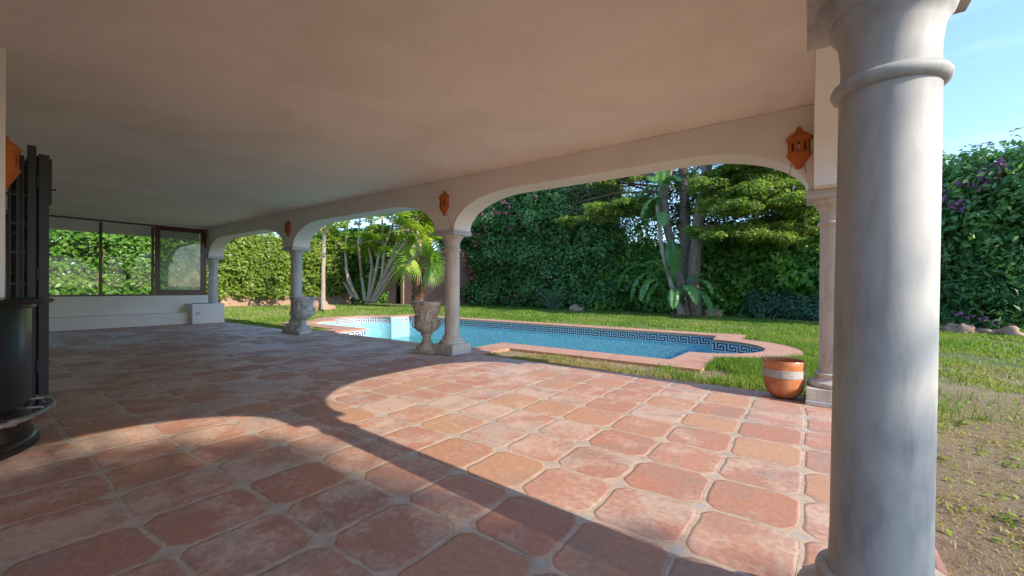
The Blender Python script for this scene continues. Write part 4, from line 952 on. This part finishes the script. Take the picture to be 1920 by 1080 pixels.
# ================================================================== GRASS
def grass():
    segs = []
    def region(x0, x1, y0, y1, n, h, w, g, dry):
        x = RNG.uniform(x0, x1, n)+RNG.normal(size=n)*.35; y = RNG.uniform(y0, y1, n)+RNG.normal(size=n)*(.15 if y0 < 6 and x1 < 1 else .6)
        y = np.where((y < 5.87) & (x < .52), 5.88+RNG.random(n)*.6, y)
        k = ~inside(OUT, x, y); k &= ~((x < .52) & (y < 5.87))
        den = wav(x, y, 1.7, 2.0)*.5+wav(x*3.1, y*2.9, 1.3, 4.0)*.35+.5
        k &= RNG.random(n) < np.clip((den-(1-g))*3+.04, .03, 1)
        x, y, den = x[k], y[k], den[k]; m = len(x)
        dr = np.clip(dry+.45*wav(x*1.3, y*1.1, 1.0, 7.0)+RNG.normal(size=m)*.22, 0, 1)
        hh = h*(.5+RNG.random(m))*(1-.35*dr); segs.append((x, y, hh, w*(.7+.6*RNG.random(m)), dr))
    region(.5, 4.5, .3, 4.0, 60000, .04, .006, .40, .8)
    region(.5, 5, .3, 7.0, 90000, .018, .005, .95, 1.0)
    region(.5, 7, 3.0, 8.0, 70000, .045, .009, .50, .75)
    region(0, 9, 7.0, 13, 64000, .05, .014, .58, .72)
    region(-8, 13, 12.6, 21, 90000, .07, .024, .80, .25)
    region(-8, .5, 5.95, 7.1, 90000, .055, .007, .60, 1.0)
    region(-1.5, .9, 6.6, 9.0, 52000, .10, .008, .80, .12)
    region(-1.5, 1.5, 9, 12.8, 30000, .08, .012, .8, .15)
    region(-20, -8, 12.6, 22, 52000, .08, .03, .9, .10)
    region(-17.2, -11.3, 5.87, 9, 46000, .06, .014, .75, .5)
    region(-29, -15, 4, 18, 70000, .08, .035, .8, .48)
    x, y, h, w, dr = [np.concatenate(q) for q in zip(*segs)]; m = len(x)
    a = RNG.random(m)*2*PI; b = RNG.random(m)*2*PI; ln = .55*RNG.random(m)+.1
    ln = np.where(dr > .55, ln+.7, ln)
    base = np.c_[x, y, np.full(m, GZ-.002)]; dx = np.c_[np.cos(a), np.sin(a), np.zeros(m)]*(w*.5)[:, None]
    lean = np.c_[np.cos(b), np.sin(b), np.zeros(m)]*(h*ln)[:, None]
    mid = base+lean*.35+np.c_[np.zeros(m), np.zeros(m), h*.6]; tip = base+lean+np.c_[np.zeros(m), np.zeros(m), h]
    V = np.stack([base-dx, base+dx, mid+dx*.75, tip, mid-dx*.75], 1).reshape(-1, 3)
    return V, np.clip(dr*.85+RNG.random(m)*.15, 0, 1)
V, r = grass(); raw_mesh('grass', V, 5, r, M['grass'], label='short green and straw-coloured grass covering the lawn', cat='grass', kind='stuff')
# weeds and fallen leaves near the big column
cc = []
for _ in range(70):
    x = random.uniform(.6, 5); y = random.uniform(.6, 6.5); cc.append((x, y, GZ+.01))
V, r = clusters(cc, .10, 14, .085, flat=.15, updir=1.2, aspect=.22); raw_mesh('weeds', V, 4, r, M['lf_left'], label='sparse weeds and blades scattered on the bare soil at the right', cat='weeds', kind='stuff')
cc = [(random.uniform(.6, 5), random.uniform(.5, 7), GZ+.012) for _ in range(420)]
V, r = clusters(cc, .12, 4, .045, flat=.06, updir=2.5, aspect=.5); raw_mesh('leaf_litter', V, 4, .85+.15*r, M['lf_cyp'], label='dry fallen leaves scattered on the bare soil beside the terrace', cat='leaf litter', kind='stuff')
# tree standing off to the right of the frame: its crown dapples the side of the terrace
blob_tree('shade_tree', [((15, -1.7, 8.6), (2.3, 2.0, 1.75)), ((15.3, -.2, 8.1), (1.6, 1.0, 1.9)), ((14.5, -4, 8.0), (2, 1.6, 1.8))], 1250, 26, .20, M['lf_left'],
    'tall airy tree on the lawn outside the picture to the right', 'tree', [([(15.2, -2.4, 0), (15, -2.5, 3), (15, -2.6, 7)], [.25, .2, .1])], M['bark'], rad=.42)
# ================================================================== LIGHT, SKY, CAMERA
EL = math.radians(28.4); hx, hy = 1.0, -.06
hl = math.hypot(hx, hy); sd_ = Vector((hx/hl*math.cos(EL), hy/hl*math.cos(EL), math.sin(EL)))
L = bpy.data.lights.new('sun', 'SUN'); L.energy = 2.1; L.angle = math.radians(.53); L.color = (1, .90, .76)
lo = bpy.data.objects.new('sun', L); C.objects.link(lo); lo.rotation_euler = (-sd_).to_track_quat('-Z', 'Y').to_euler(); lo.location = (20, 0, 20)
wd = bpy.data.worlds.new('World'); bpy.context.scene.world = wd; wd.use_nodes = True; nt = wd.node_tree; nt.nodes.clear()
sky = nt.nodes.new('ShaderNodeTexSky'); sky.sky_type = 'NISHITA'; sky.sun_disc = False; sky.sun_elevation = EL; sky.sun_rotation = math.atan2(hx, hy); sky.air_density = 1.0; sky.dust_density = .2; sky.ozone_density = 3.0
bg = nt.nodes.new('ShaderNodeBackground'); bg.inputs[1].default_value = .15; wo = nt.nodes.new('ShaderNodeOutputWorld')
tc = nt.nodes.new('ShaderNodeTexCoord'); mp = nt.nodes.new('ShaderNodeMapping'); mp.inputs['Scale'].default_value = (1.5, 5, 9); mp.inputs['Rotation'].default_value = (0, .5, .6); nt.links.new(tc.outputs['Generated'], mp.inputs[0])
nz = nt.nodes.new('ShaderNodeTexNoise'); nz.inputs['Scale'].default_value = 1.6; nz.inputs['Detail'].default_value = 7; nt.links.new(mp.outputs[0], nz.inputs[0])
rp = nt.nodes.new('ShaderNodeValToRGB'); rp.color_ramp.elements[0].position = .52; rp.color_ramp.elements[1].position = .85; rp.color_ramp.elements[1].color = (.16, .16, .16, 1); nt.links.new(nz.outputs[0], rp.inputs[0])
mx = nt.nodes.new('ShaderNodeMix'); mx.data_type = 'RGBA'; nt.links.new(rp.outputs[0], mx.inputs[0]); m2 = nt.nodes.new('ShaderNodeMix'); m2.data_type = 'RGBA'; m2.inputs[0].default_value = .55; nt.links.new(sky.outputs[0], m2.inputs[6]); m2.inputs[7].default_value = (.50, .98, 1.95, 1); nt.links.new(m2.outputs[2], mx.inputs[6]); mx.inputs[7].default_value = (5.2, 5.6, 6.2, 1)
nt.links.new(mx.outputs[2], bg.inputs[0]); nt.links.new(bg.outputs[0], wo.inputs[0])
cam = bpy.data.cameras.new('camera'); co = bpy.data.objects.new('camera', cam); C.objects.link(co)
c, s = math.cos(ROL), math.sin(ROL); rx = CR*c+CU*s; uy = CU*c-CR*s
mt = Matrix((rx, uy, -CF)).transposed().to_4x4(); mt.translation = (0, 0, H); co.matrix_world = mt
cam.sensor_width = 36; cam.lens = FPX/1920*36; cam.clip_start = .01; cam.clip_end = 2000
sc = bpy.context.scene; sc.camera = co
sc.view_settings.view_transform = 'Standard'; sc.view_settings.look = 'None'; sc.view_settings.exposure = 1.9; sc.view_settings.gamma = 1
sc.cycles.max_bounces = 8; sc.cycles.diffuse_bounces = 5; sc.cycles.transparent_max_bounces = 16
